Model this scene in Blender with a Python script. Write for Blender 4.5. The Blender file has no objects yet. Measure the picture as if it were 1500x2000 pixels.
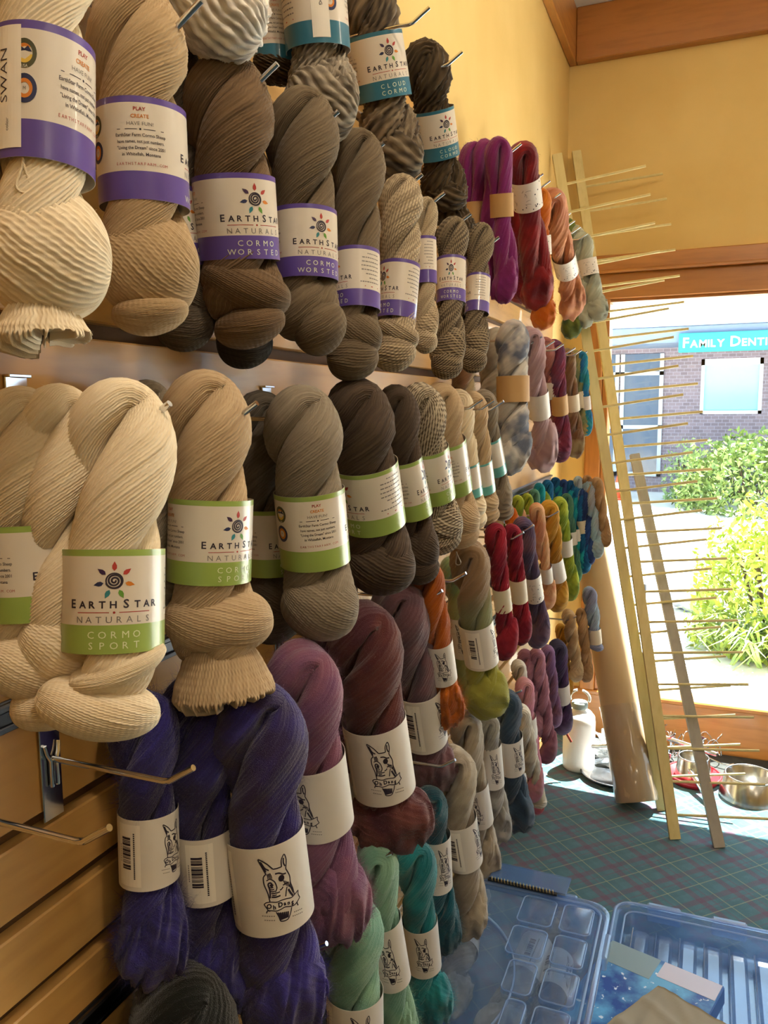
import bpy, math, random
import numpy as np
from mathutils import Vector, Matrix
# ---------------------------------------------------------------- camera, world, sun, exposure
scene = bpy.context.scene
C = scene.collection
F, CX, CY = 1560.0, 750.0, 1000.0
CAM = np.array([0.6, 0.0, 1.48])
def basis():
    d = np.array([(1387-CX)/F, -(797-CY)/F, -1.0]); d /= np.linalg.norm(d)
    x = -np.array([(-3200-CX)/F, -(835-CY)/F, -1.0]); x -= d*(x@d); x /= np.linalg.norm(x)
    return np.stack([x, d, np.cross(x, d)])
RM = basis()                                   # world = RM @ camera vector
cam = bpy.data.objects.new('camera', bpy.data.cameras.new('camera')); C.objects.link(cam)
cam.data.sensor_fit = 'VERTICAL'; cam.data.sensor_height = 24.0; cam.data.lens = 24.0*F/2000.0
cam.data.clip_start = 0.02; cam.data.clip_end = 200
M4 = Matrix.Identity(4)
for i in range(3):
    for j in range(3): M4[i][j] = RM[i][j]
    M4[i][3] = CAM[i]
cam.matrix_world = M4
scene.camera = cam
vs = scene.view_settings
vs.view_transform = 'Standard'; vs.look = 'None'; vs.gamma = 1.0; vs.use_curve_mapping = False; vs.exposure = 0.0
world = bpy.data.worlds.new('sky'); scene.world = world; world.use_nodes = True
world.node_tree.nodes['Background'].inputs[0].default_value = (0.60, 0.80, 1.0, 1)
world.node_tree.nodes['Background'].inputs[1].default_value = 4.2
def light(name, kind, loc, energy, col, **kw):
    l = bpy.data.lights.new(name, kind); l.energy = energy; l.color = col
    for k, v in kw.items(): setattr(l, k, v)
    o = bpy.data.objects.new(name, l); C.objects.link(o); o.location = loc
    return o
sun = light('sun', 'SUN', (6, 9, 12), 55.0, (1.0, 0.95, 0.86), angle=0.009)
SD = Vector((-0.20, -0.38, -0.93)); sun.rotation_euler = SD.to_track_quat('-Z', 'Y').to_euler()
portal = light('window_portal', 'AREA', (1.7, 3.64, 1.08), 1, (1, 1, 1), shape='RECTANGLE', size=3.0, size_y=1.7)
portal.rotation_euler = (math.radians(-90), 0, 0); portal.data.cycles.is_portal = True

def ray(px, py): return RM @ np.array([(px-CX)/F, -(py-CY)/F, -1.0])
def atx(px, py, x): d = ray(px, py); return CAM + d*(x-CAM[0])/d[0]
def aty(px, py, y): d = ray(px, py); return CAM + d*(y-CAM[1])/d[1]
def atz(px, py, z): d = ray(px, py); return CAM + d*(z-CAM[2])/d[2]
def depth(p): return float(-(RM.T @ (np.asarray(p)-CAM))[2])

# ---------------------------------------------------------------- helpers
def lin(h):
    h = h.lstrip('#'); o = []
    for i in (0, 2, 4):
        c = int(h[i:i+2], 16)/255.0
        o.append(c/12.92 if c <= 0.04045 else ((c+0.055)/1.055)**2.4)
    return (*o, 1.0)
class NT:
    def __init__(s, name):
        s.m = bpy.data.materials.new(name); s.m.use_nodes = True; s.t = s.m.node_tree
        s.b = s.t.nodes['Principled BSDF']; s.out = s.t.nodes['Material Output']
    def n(s, ty, **kw):
        x = s.t.nodes.new(ty)
        for k, v in kw.items(): setattr(x, k, v)
        return x
    def l(s, a, b): s.t.links.new(a, b)
    def val(s, sock, v):
        if hasattr(v, 'is_linked'): s.l(v, sock)
        else: sock.default_value = v
    def math(s, op, a, b=0.0, c=None):
        x = s.n('ShaderNodeMath', operation=op); s.val(x.inputs[0], a); s.val(x.inputs[1], b)
        if c is not None: s.val(x.inputs[2], c)
        return x.outputs[0]
    def mix(s, f, a, b):
        x = s.n('ShaderNodeMix', data_type='RGBA'); s.val(x.inputs[0], f); s.val(x.inputs[6], a); s.val(x.inputs[7], b)
        return x.outputs[2]
    def noise(s, vec, scale, detail=2.0, rough=0.5):
        x = s.n('ShaderNodeTexNoise'); s.l(vec, x.inputs['Vector']); x.inputs['Scale'].default_value = scale
        x.inputs['Detail'].default_value = detail; x.inputs['Roughness'].default_value = rough
        return x.outputs[0]
    def ramp(s, f, p0, p1):
        x = s.n('ShaderNodeMapRange'); s.l(f, x.inputs[0]); x.inputs[1].default_value = p0; x.inputs[2].default_value = p1
        return x.outputs[0]
    def mapv(s, vec, scale=(1, 1, 1), rot=(0, 0, 0)):
        x = s.n('ShaderNodeMapping'); s.l(vec, x.inputs[0]); x.inputs['Scale'].default_value = scale; x.inputs['Rotation'].default_value = rot
        return x.outputs[0]
    def bump(s, h, dist, strength=1.0):
        x = s.n('ShaderNodeBump'); s.l(h, x.inputs['Height']); x.inputs['Distance'].default_value = dist
        x.inputs['Strength'].default_value = strength; s.l(x.outputs[0], s.b.inputs['Normal'])
    def set(s, **kw):
        for k, v in kw.items():
            s.val(s.b.inputs[{'col': 'Base Color', 'rough': 'Roughness', 'metal': 'Metallic', 'sheen': 'Sheen Weight', 'spec': 'Specular IOR Level', 'coat': 'Coat Weight'}[k]], v)
        return s
MC = {}
def flat(name, hexc, rough=0.6, metal=0.0, coat=0.0, spec=0.5):
    if name not in MC:
        MC[name] = NT(name).set(col=lin(hexc), rough=rough, metal=metal, coat=coat, spec=spec).m
    return MC[name]
def noisy(name, c1, c2, scale=8.0, rough=0.7, stretch=(1, 1, 1), bump=0.0, metal=0.0, lo=0.35, hi=0.65):
    if name not in MC:
        t = NT(name); tc = t.n('ShaderNodeTexCoord').outputs['Object']
        v = t.mapv(tc, stretch); f = t.noise(v, scale, 4.0)
        t.set(col=t.mix(t.ramp(f, lo, hi), lin(c1), lin(c2)), rough=rough, metal=metal)
        if bump: t.bump(f, bump)
        MC[name] = t.m
    return MC[name]
def wood(name, c1, c2, c3, axis='y', rough=0.4, scale=1.0, coat=0.0):
    if name not in MC:
        t = NT(name); tc = t.n('ShaderNodeTexCoord').outputs['Object']
        inf = t.n('ShaderNodeObjectInfo')
        add = t.n('ShaderNodeVectorMath', operation='ADD'); t.l(tc, add.inputs[0])
        cx = t.n('ShaderNodeCombineXYZ')
        for i in range(3): t.l(t.math('MULTIPLY', inf.outputs['Random'], 7.0+3*i), cx.inputs[i])
        t.l(cx.outputs[0], add.inputs[1])
        st = {'x': (0.12, 1, 1), 'y': (1, 0.12, 1), 'z': (1, 1, 0.12)}[axis]
        v = t.mapv(add.outputs[0], tuple(q*scale for q in st))
        f1 = t.noise(v, 5.0, 5.0); f2 = t.noise(v, 60.0, 3.0)
        col = t.mix(t.ramp(f1, 0.3, 0.7), lin(c1), lin(c2)); col = t.mix(t.math('MULTIPLY', t.ramp(f2, 0.45, 0.75), 0.45), col, lin(c3))
        t.set(col=col, rough=rough, coat=coat); t.bump(f2, 0.0006, 0.5)
        MC[name] = t.m
    return MC[name]
def obj(name, verts, faces, mat, parent=None, smooth=False, uv=None, mi=None):
    me = bpy.data.meshes.new(name); me.from_pydata([tuple(v) for v in verts], [], [tuple(f) for f in faces]); me.update()
    for m in (mat if isinstance(mat, (list, tuple)) else [mat]): me.materials.append(m)
    if smooth: me.polygons.foreach_set('use_smooth', [True]*len(me.polygons))
    if mi is not None: me.polygons.foreach_set('material_index', mi)
    o = bpy.data.objects.new(name, me); C.objects.link(o); o.parent = parent
    return o
def tag(o, label, cat, group=None):
    o['label'] = label; o['category'] = cat
    if group: o['group'] = group
    return o
def struct(o): o['kind'] = 'structure'; return o
def empty(name, loc, rot=None):
    o = bpy.data.objects.new(name, None); C.objects.link(o); o.empty_display_size = 0.05
    if rot is None: o.location = loc
    else: o.matrix_world = Matrix.Translation(Vector(loc)) @ rot.to_4x4()
    return o
class MB:
    """collects boxes, tubes and surfaces of revolution into one mesh"""
    def __init__(s): s.v, s.f = [], []
    def add(s, v, f):
        n = len(s.v); s.v += [tuple(map(float, q)) for q in v]; s.f += [tuple(i+n for i in q) for q in f]; return s
    def box(s, a, b, bev=0.0):
        (x0, y0, z0), (x1, y1, z1) = a, b
        if bev <= 0:
            v = [(x, y, z) for z in (z0, z1) for y in (y0, y1) for x in (x0, x1)]
            return s.add(v, [(0, 2, 3, 1), (4, 5, 7, 6), (0, 1, 5, 4), (2, 6, 7, 3), (0, 4, 6, 2), (1, 3, 7, 5)])
        c = bev; v = []; idx = {}
        for sx in (0, 1):
            for sy in (0, 1):
                for sz in (0, 1):
                    P = [(x0, x1)[sx], (y0, y1)[sy], (z0, z1)[sz]]; D = [(c, -c)[sx], (c, -c)[sy], (c, -c)[sz]]
                    for ax in range(3):
                        q = [P[k]+(0 if k == ax else D[k]) for k in range(3)]; idx[(sx, sy, sz, ax)] = len(v); v.append(q)
        f = []
        for ax in range(3):
            for sd in (0, 1):
                o = [k for k in range(3) if k != ax]; ring = []
                for (p, q) in ((0, 0), (1, 0), (1, 1), (0, 1)):
                    k = [0, 0, 0]; k[ax] = sd; k[o[0]] = p; k[o[1]] = q; ring.append(idx[(*k, ax)])
                f.append(ring if (sd == 1) != (ax == 1) else ring[::-1])
        for ax in range(3):
            o = [k for k in range(3) if k != ax]
            for p in (0, 1):
                for q in (0, 1):
                    k0 = [0, 0, 0]; k1 = [0, 0, 0]; k0[o[0]] = k1[o[0]] = p; k0[o[1]] = k1[o[1]] = q; k1[ax] = 1
                    f.append((idx[(*k0, o[0])], idx[(*k1, o[0])], idx[(*k1, o[1])], idx[(*k0, o[1])]))
        for sx in (0, 1):
            for sy in (0, 1):
                for sz in (0, 1): f.append(tuple(idx[(sx, sy, sz, a)] for a in range(3)))
        return s.add(v, f)
    def tube(s, pts, r, k=8, cap=True):
        P = np.array(pts, float); m = len(P); r = np.broadcast_to(np.asarray(r, float), (m,))
        T = np.gradient(P, axis=0); T /= np.linalg.norm(T, axis=1)[:, None]
        up = np.array([0, 0, 1.0]) if abs(T[0][2]) < 0.9 else np.array([1.0, 0, 0])
        v = []; a = np.arange(k)*2*math.pi/k
        for i in range(m):
            n = np.cross(T[i], up); n /= np.linalg.norm(n); b = np.cross(T[i], n); up = -b if False else up
            for q in a: v.append(P[i]+r[i]*(n*math.cos(q)+b*math.sin(q)))
        f = [(i*k+j, i*k+(j+1) % k, (i+1)*k+(j+1) % k, (i+1)*k+j) for i in range(m-1) for j in range(k)]
        if cap: f += [tuple(range(k))[::-1], tuple((m-1)*k+j for j in range(k))]
        return s.add(v, f)
    def lathe(s, prof, k=32, c=(0, 0, 0)):
        v = [(c[0]+r*math.cos(2*math.pi*j/k), c[1]+r*math.sin(2*math.pi*j/k), c[2]+z) for r, z in prof for j in range(k)]
        f = [(i*k+j, i*k+(j+1) % k, (i+1)*k+(j+1) % k, (i+1)*k+j) for i in range(len(prof)-1) for j in range(k)]
        return s.add(v, f)
    def build(s, name, mat, parent=None, smooth=False):
        return obj(name, s.v, s.f, mat, parent, smooth)
def smooth_by_angle(o, ang=40):
    me = o.data; me.polygons.foreach_set('use_smooth', [True]*len(me.polygons))
    me.set_sharp_from_angle(angle=math.radians(ang))
    return o

# ---------------------------------------------------------------- room shell
YW, ZC = 3.587, 3.11
paint = noisy('yellow_paint', 'DCBC76', 'D4B26A', 3.0, 0.75, bump=0.0004)
slat_wood = wood('maple_slats', 'CCA05E', 'BE9050', 'A67A42', 'y', 0.36, 1.0, 0.15)
groove_wood = flat('groove_brown', '5E4228', 0.8)
trim_wood = wood('stained_trim', 'B87A38', 'A66A2A', '8A5420', 'x', 0.35, 1.0, 0.2)
trim_wood_y = wood('stained_trim_y', 'C48A48', 'B07636', '7A4216', 'y', 0.35, 1.0, 0.2)
trim_wood_z = wood('stained_trim_z', 'BC7E3E', 'A66C30', '7A4216', 'z', 0.35, 1.0, 0.2)
sill_wood = wood('oak_panel', 'C88A48', 'BA7A3A', '9A602A', 'x', 0.3, 1.0, 0.3)
white_paint = flat('ceiling_white', 'EDEAE4', 0.9)
chrome = flat('chrome', 'D8D8DC', 0.12, 1.0)
alu = flat('aluminium', '55575C', 0.35, 1.0)

def carpet_material():
    t = NT('tartan_carpet'); tc = t.n('ShaderNodeTexCoord').outputs['Object']
    v = t.mapv(tc, (1, 1, 1), (0, 0, math.radians(45)))
    sp = t.n('ShaderNodeSeparateXYZ'); t.l(v, sp.inputs[0])
    def band(c, off, w, pitch):
        q = t.math('FRACT', t.math('DIVIDE', t.math('ADD', c, off+50*pitch), pitch))
        return t.math('LESS_THAN', t.math('ABSOLUTE', t.math('SUBTRACT', q, 0.5)), w/pitch/2)
    p = 0.128; col = lin('2F5A5E'); fine = t.noise(tc, 700.0, 2.0); mid = t.noise(tc, 40.0, 3.0)
    base = t.mix(t.ramp(mid, 0.3, 0.7), lin('33626C'), lin('3F707A'))
    for ax in (0, 1):
        c = sp.outputs[ax]
        base = t.mix(t.math('MULTIPLY', band(c, 0.0, 0.042, p), 0.35), base, lin('2A5560'))
        base = t.mix(t.math('MULTIPLY', band(c, 0.064, 0.022, p), 0.5), base, lin('6A2E4C'))
        base = t.mix(t.math('MULTIPLY', band(c, 0.032, 0.006, p), 0.35), base, lin('6A2E4C'))
    for ax in (0, 1):
        base = t.mix(t.math('MULTIPLY', band(sp.outputs[ax], 0.004, 0.0040, p), 0.42), base, lin('AAA878'))
    base = t.mix(t.math('MULTIPLY', t.ramp(fine, 0.35, 0.7), 0.3), base, lin('16302F'))
    t.set(col=base, rough=0.95, sheen=0.2); t.bump(fine, 0.002, 0.7)
    return t.m
struct(MB().box((-0.3, -3.5, -0.1), (5.0, YW+0.12, 0)).build('floor', carpet_material()))
struct(MB().box((-0.3, -3.5, ZC), (5.0, YW+0.12, ZC+0.1)).build('ceiling', white_paint))
wl = struct(MB().box((-0.12, -3.5, 0), (-0.018, YW+0.12, ZC)).box((-0.018, -3.5, 2.125), (-0.002, YW, ZC)).box((-0.018, 3.30, 0), (-0.002, YW, 2.125)).build('wall_left', paint))
struct(MB().box((4.9, -3.5, 0), (5.0, YW, ZC)).build('wall_right', paint))
struct(MB().box((-0.12, -3.6, 0), (5.0, -3.5, ZC)).build('wall_back', paint))
# window wall with its opening
WX0, WX1, WZ0, WZ1 = 0.19, 3.4, 0.225, 1.93
struct(MB().box((-0.02, YW, 0), (0.10, YW+0.12, ZC)).box((0.10, YW, 2.12), (5.0, YW+0.12, ZC)).box((WX1+0.1, YW, 0), (5.0, YW+0.12, 2.12)).build('wall_window', paint))
struct(MB().box((0.05, YW-0.012, 0), (WX1+0.2, YW+0.1, WZ0-0.022), 0.003).build('trim_1', sill_wood))
struct(MB().box((0.06, YW-0.03, WZ0-0.022), (WX1+0.2, YW+0.1, WZ0), 0.005).build('trim_2', sill_wood))
struct(MB().box((0.10, YW-0.028, WZ0), (0.165, YW+0.1, 2.0), 0.004).box((0.165, YW-0.010, WZ0), (WX0, YW+0.1, 1.96), 0.003).build('trim_3', trim_wood_z))
struct(MB().box((0.06, YW-0.03, 2.055), (WX1+0.2, YW+0.02, 2.12), 0.004).box((0.06, YW-0.05, 2.045), (WX1+0.2, YW+0.02, 2.057), 0.003).build('trim_4', trim_wood))
struct(MB().box((0.10, YW-0.016, WZ1+0.012), (WX1+0.1, YW+0.1, 2.045), 0.003).box((0.17, YW+0.004, WZ1), (WX1+0.1, YW+0.1, WZ1+0.012)).build('trim_5', trim_wood))
win = struct(MB().box((WX1, YW, WZ0), (WX1+0.1, YW+0.1, WZ1), 0.003).build('window_1', trim_wood_z))
def schlick(t, f0):
    lw = t.n('ShaderNodeLayerWeight'); lw.inputs[0].default_value = 0.5
    return t.math('ADD', t.math('MULTIPLY', t.math('POWER', lw.outputs['Facing'], 5.0), 0.95-f0), f0)
def glass_material():
    t = NT('window_glass'); tr = t.n('ShaderNodeBsdfTransparent'); gl = t.n('ShaderNodeBsdfGlossy'); gl.inputs['Roughness'].default_value = 0.02
    tr.inputs[0].default_value = (0.95, 0.98, 0.98, 1)
    mx = t.n('ShaderNodeMixShader'); t.l(schlick(t, 0.03), mx.inputs[0]); t.l(tr.outputs[0], mx.inputs[1]); t.l(gl.outputs[0], mx.inputs[2]); t.l(mx.outputs[0], t.out.inputs[0])
    return t.m
MB().box((WX0, YW+0.05, WZ0), (WX1, YW+0.056, WZ1)).build('pane', glass_material(), win)
# beams
struct(MB().box((0.03, YW-0.045, 2.9), (4.9, YW, 3.11), 0.004).build('trim_6', trim_wood))
struct(MB().box((-0.002, -3.5, 2.9), (0.03, YW, 3.11), 0.004).build('trim_7', trim_wood_y))
# slat boards, each a piece of the left wall
g_up = [1.2175+0.087*k for k in range(1, 11)]
g_lo = [1.077-0.087*k for k in range(0, 12)]
edges = sorted(g_up+g_lo+[1.2], reverse=True)
top = 2.125
YS0, YS1 = -1.6, 3.30
zs = [2.125]+edges+[0.03]
for i in range(len(zs)-1):
    z1, z0 = zs[i]-0.0085, zs[i+1]+0.0085
    if i == 0: z1 = zs[0]
    if z0 < 0.03: z0 = 0.03
    if z1-z0 < 0.01: continue
    MB().box((-0.018, YS0, z0), (0.0, YS1, z1), 0.0018).build('slat_board', slat_wood, wl)
MB().box((-0.0185, YS0, 0.0), (-0.0175, YS1, 2.125)).build('groove_backing', groove_wood, wl)
def rail(z):
    MB().box((-0.017, YS0, z-0.014), (0.004, YS1, z+0.014), 0.002).box((0.004, YS0, z+0.006), (0.011, YS1, z+0.014), 0.002).box((0.004, YS0, z-0.014), (0.008, YS1, z-0.008), 0.001).build('hanging_rail', alu, wl)
rail(1.2); rail(0.829)

# ---------------------------------------------------------------- lamps of the shop ceiling
def globe(x, y, watt, label):
    r = empty('ceiling_lamp', (x, y, ZC-0.24)); tag(r, label, 'lamp', 'ceiling lamps of the shop')
    MB().lathe([(0.002, 0.24), (0.06, 0.238), (0.065, 0.22), (0.02, 0.21), (0.012, 0.12), (0.002, 0.12)], 24).build('stem', flat('lamp_bronze', '6A5438', 0.4, 0.6), r, True)
    MB().lathe([(0.028, 0.085), (0.034, 0.13), (0.03, 0.135), (0.002, 0.135)], 20).build('collar', flat('lamp_bronze', '6A5438', 0.4, 0.6), r, True)
    l = light('lamp_light', 'POINT', (0, 0, 0.0), watt, (1.0, 0.84, 0.64), shadow_soft_size=0.09); l.parent = r
for x, y, w, d in ((1.05, 0.30, 37, 'above the near skeins'), (1.2, 1.75, 11, 'above the far skeins'), (2.6, 2.0, 12, 'near the window'), (2.6, -1.2, 18, 'at the back of the shop')):
    globe(x, y, w, 'warm ceiling lamp on a bronze stem '+d)

# ---------------------------------------------------------------- hooks
hook_me = None
def hook_mesh():
    m = MB(); P = [(0.006, 0, -0.012), (0.012, 0, -0.012)]
    P += [(x, 0, -0.012) for x in np.linspace(0.02, 0.140, 4)] + [(0.147, 0, -0.0105), (0.152, 0, -0.0075), (0.162, 0, -0.001), (0.174, 0, 0.0065)]
    m.tube(P, 0.0031, 10); return m
def plate_mesh():
    m = MB(); m.box((0.001, -0.013, -0.075), (0.0035, 0.013, 0.034), 0.0008).box((-0.004, -0.013, 0.032), (0.009, 0.013, 0.035), 0.0006)
    return m
def clip_mesh():
    m = MB()
    for s in (-1, 1): m.tube([(0.005, s*0.009, 0.004), (0.006, s*0.007, -0.006), (0.0065, s*0.0035, -0.013), (0.0065, s*0.0035, -0.04)], 0.0021, 8)
    return m
_h, _p, _c = hook_mesh(), plate_mesh(), clip_mesh()
hooks = []
def hook(px, py, label, group):
    p = atx(px, py, 0.1665); loc = (0.0, float(p[1]), float(p[2]))
    r = empty('display_hook', loc); tag(r, label, 'hook', group)
    global hook_me
    if hook_me is None:
        a = smooth_by_angle(_h.build('rod', chrome, r)); b = _p.build('plate', chrome, r); c = _c.build('clip', chrome, r); smooth_by_angle(c)
        hook_me = (a.data, b.data, c.data)
    else:
        for nm, me in zip(('rod', 'plate', 'clip'), hook_me):
            o = bpy.data.objects.new(nm, me); C.objects.link(o); o.parent = r
    hooks.append(r)

# ---------------------------------------------------------------- yarn materials
def yarn_mat(name, c1, c2, c3=None, style='fine'):
    key = 'yarn_'+name+style
    if key in MC: return MC[key]
    t = NT(key); uv = t.n('ShaderNodeUVMap').outputs[0]; ob = t.n('ShaderNodeTexCoord').outputs['Object']
    sp = t.n('ShaderNodeSeparateXYZ'); t.l(uv, sp.inputs[0]); U, V = sp.outputs[0], sp.outputs[1]
    inf = t.n('ShaderNodeObjectInfo').outputs['Random']
    cv = t.n('ShaderNodeCombineXYZ'); t.l(t.math('MULTIPLY', U, 0.9), cv.inputs[0]); t.l(t.math('MULTIPLY', V, 0.05), cv.inputs[1]); t.l(t.math('MULTIPLY', inf, 40.0), cv.inputs[2])
    f = t.noise(cv.outputs[0], 1.0, 3.0)
    col = t.mix(t.ramp(f, 0.3, 0.72), lin(c1), lin(c2))
    ply = t.math('SINE', t.math('MULTIPLY', t.math('ADD', U, t.math('MULTIPLY', V, 0.42)), 6.2832))
    if style == 'rope': col = t.mix(t.ramp(t.math('ADD', f, t.math('MULTIPLY', ply, 0.08)), 0.32, 0.62), lin(c1), lin(c2))
    if style == 'marl':
        m = t.ramp(t.math('ADD', t.math('SINE', t.math('MULTIPLY', t.math('ADD', t.math('MULTIPLY', U, 1.0), t.math('MULTIPLY', V, 0.62)), 6.2832)), t.math('MULTIPLY', t.math('SUBTRACT', f, 0.5), 6.0)), -0.7, 0.8)
        col = t.mix(m, lin(c1), lin(c2))
    if style in ('mohair', 'hand'):
        ad = t.n('ShaderNodeVectorMath', operation='ADD'); t.l(ob, ad.inputs[0])
        cc = t.n('ShaderNodeCombineXYZ'); t.l(t.math('MULTIPLY', inf, 13.0), cc.inputs[0]); t.l(t.math('MULTIPLY', inf, 7.0), cc.inputs[2]); t.l(cc.outputs[0], ad.inputs[1])
        g = t.noise(ad.outputs[0], 17.0, 2.0)
        col = t.mix(t.ramp(g, 0.42, 0.6), col, lin(c3 or c2))
    if name == 'moss':
        so = t.n('ShaderNodeSeparateXYZ'); t.l(ob, so.inputs[0]); zz = t.math('ADD', so.outputs[2], t.math('MULTIPLY', t.math('SUBTRACT', f, 0.5), 0.06))
        col = t.mix(t.ramp(zz, -0.10, -0.17), t.mix(f, lin('7A6044'), lin('94785A')), t.mix(f, lin('7E8660'), lin('8E9070'))); col = t.mix(t.ramp(zz, -0.19, -0.27), col, t.mix(f, lin('8A8A34'), lin('A8A84A')))
    fb = t.noise(ob, 900.0, 2.0)
    col = t.mix(t.math('MULTIPLY', t.ramp(fb, 0.5, 0.8), 0.25), col, lin(c1))
    t.set(col=col, rough=0.85, spec=0.25, sheen=0.15 if style != 'mohair' else 0.35)
    t.b.inputs['Sheen Roughness'].default_value = 0.4
    if style in ('mohair',): t.bump(t.math('ADD', t.math('MULTIPLY', fb, 0.6), f), 0.003, 0.8)
    else: t.bump(t.math('ADD', ply, t.math('MULTIPLY', fb, 1.2)), 0.00022, 0.6)
    MC[key] = t.m
    return t.m

# ---------------------------------------------------------------- hank geometry
class Geo:
    def __init__(s): s.v, s.f, s.uv, s.n = [], [], [], 0
    def grid(s, P, U, V):
        m, k = P.shape[:2]
        s.v.append(P.reshape(-1, 3))
        i = np.arange(m-1)[:, None]; j = np.arange(k)[None, :]; j2 = (j+1) % k
        q = np.stack([i*k+j, i*k+j2, (i+1)*k+j2, (i+1)*k+j], -1).reshape(-1, 4)+s.n
        s.f.append(q); du = U[1]-U[0]
        u0 = np.broadcast_to(U[None, :], (m-1, k)); v0 = V[:-1]*np.ones((1, k)) if V.ndim == 2 else np.broadcast_to(V[:-1, None], (m-1, k)); v1 = np.broadcast_to(V[1:, None], (m-1, k))
        s.uv.append(np.stack([np.stack([u0, v0], -1), np.stack([u0+du, v0], -1), np.stack([u0+du, v1], -1), np.stack([u0, v1], -1)], 2).reshape(-1, 4, 2))
        s.n += m*k
    def hairs(s, rng, count, length, width, down=0.4, skip=None):
        V = np.concatenate(s.v); Fq = np.concatenate(s.f)
        idx = rng.integers(0, len(Fq), count); q = Fq[idx]
        a, b, d = V[q[:, 0]], V[q[:, 1]], V[q[:, 3]]
        nrm = np.cross(b-a, d-a); nl = np.linalg.norm(nrm, axis=1); ok = nl > 1e-12
        a, b, d, nrm, nl = a[ok], b[ok], d[ok], nrm[ok], nl[ok]; nrm /= nl[:, None]
        tan = d-a; tan /= np.linalg.norm(tan, axis=1)[:, None]+1e-9; c = len(a)
        r1, r2 = rng.random((c, 1)), rng.random((c, 1)); p0 = a+(b-a)*r1+(d-a)*r2
        if skip is not None:
            kp = (p0[:, 2] > skip[1]) | (p0[:, 2] < skip[0]); a, b, d, nrm, tan, p0 = a[kp], b[kp], d[kp], nrm[kp], tan[kp], p0[kp]; c = len(a)
        L = length*(0.35+rng.random((c, 1))**2*1.3)
        d0 = nrm*(0.35+0.5*rng.random((c, 1)))+tan*rng.choice([-1, 1], (c, 1))*0.8+rng.normal(0, 0.35, (c, 3))
        d0 /= np.linalg.norm(d0, axis=1)[:, None]
        d1 = d0+rng.normal(0, 0.5, (c, 3)); d1[:, 2] -= down*rng.random(c); d1 /= np.linalg.norm(d1, axis=1)[:, None]
        p1 = p0+d0*L*0.5; p2 = p1+d1*L*0.5
        w = np.cross(d0, rng.normal(0, 1, (c, 3))); w /= np.linalg.norm(w, axis=1)[:, None]+1e-9; w *= width
        Vh = np.stack([p0-w, p0+w, p1+w*0.8, p1-w*0.8, p2], 1).reshape(-1, 3)
        o = np.arange(c)[:, None]*5+s.n
        s.v.append(Vh); s.n += 5*c
        s.f.append(np.concatenate([o+[0, 1, 2, 3]], 1)); s.tri = o+[3, 2, 4]
        uvh = np.zeros((c, 4, 2)); uvh[:, :, 0] = rng.random((c, 1))*40; uvh[:, :, 1] = rng.random((c, 1))*100
        s.uv.append(uvh)
    def mesh(s, name, mat):
        V = np.concatenate(s.v); Q = np.concatenate(s.f); UV = np.concatenate(s.uv)
        T = getattr(s, 'tri', np.zeros((0, 3), int))
        me = bpy.data.meshes.new(name); me.vertices.add(len(V)); me.vertices.foreach_set('co', V.astype(np.float32).ravel())
        nl = len(Q)*4+len(T)*3; me.loops.add(nl); me.polygons.add(len(Q)+len(T))
        me.loops.foreach_set('vertex_index', np.concatenate([Q.ravel(), T.ravel()]).astype(np.int32))
        me.polygons.foreach_set('loop_start', np.concatenate([np.arange(len(Q))*4, len(Q)*4+np.arange(len(T))*3]).astype(np.int32))
        uvl = me.uv_layers.new(name='UVMap')
        tu = np.zeros((len(T)*3, 2)); uvl.data.foreach_set('uv', np.concatenate([UV.reshape(-1, 2), tu]).astype(np.float32).ravel())
        me.polygons.foreach_set('use_smooth', np.ones(len(Q)+len(T), bool))
        me.materials.append(mat); me.update(calc_edges=True); me.validate()
        return me
def nz(v): return v/(np.linalg.norm(v, axis=-1, keepdims=True)+1e-12)
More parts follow.
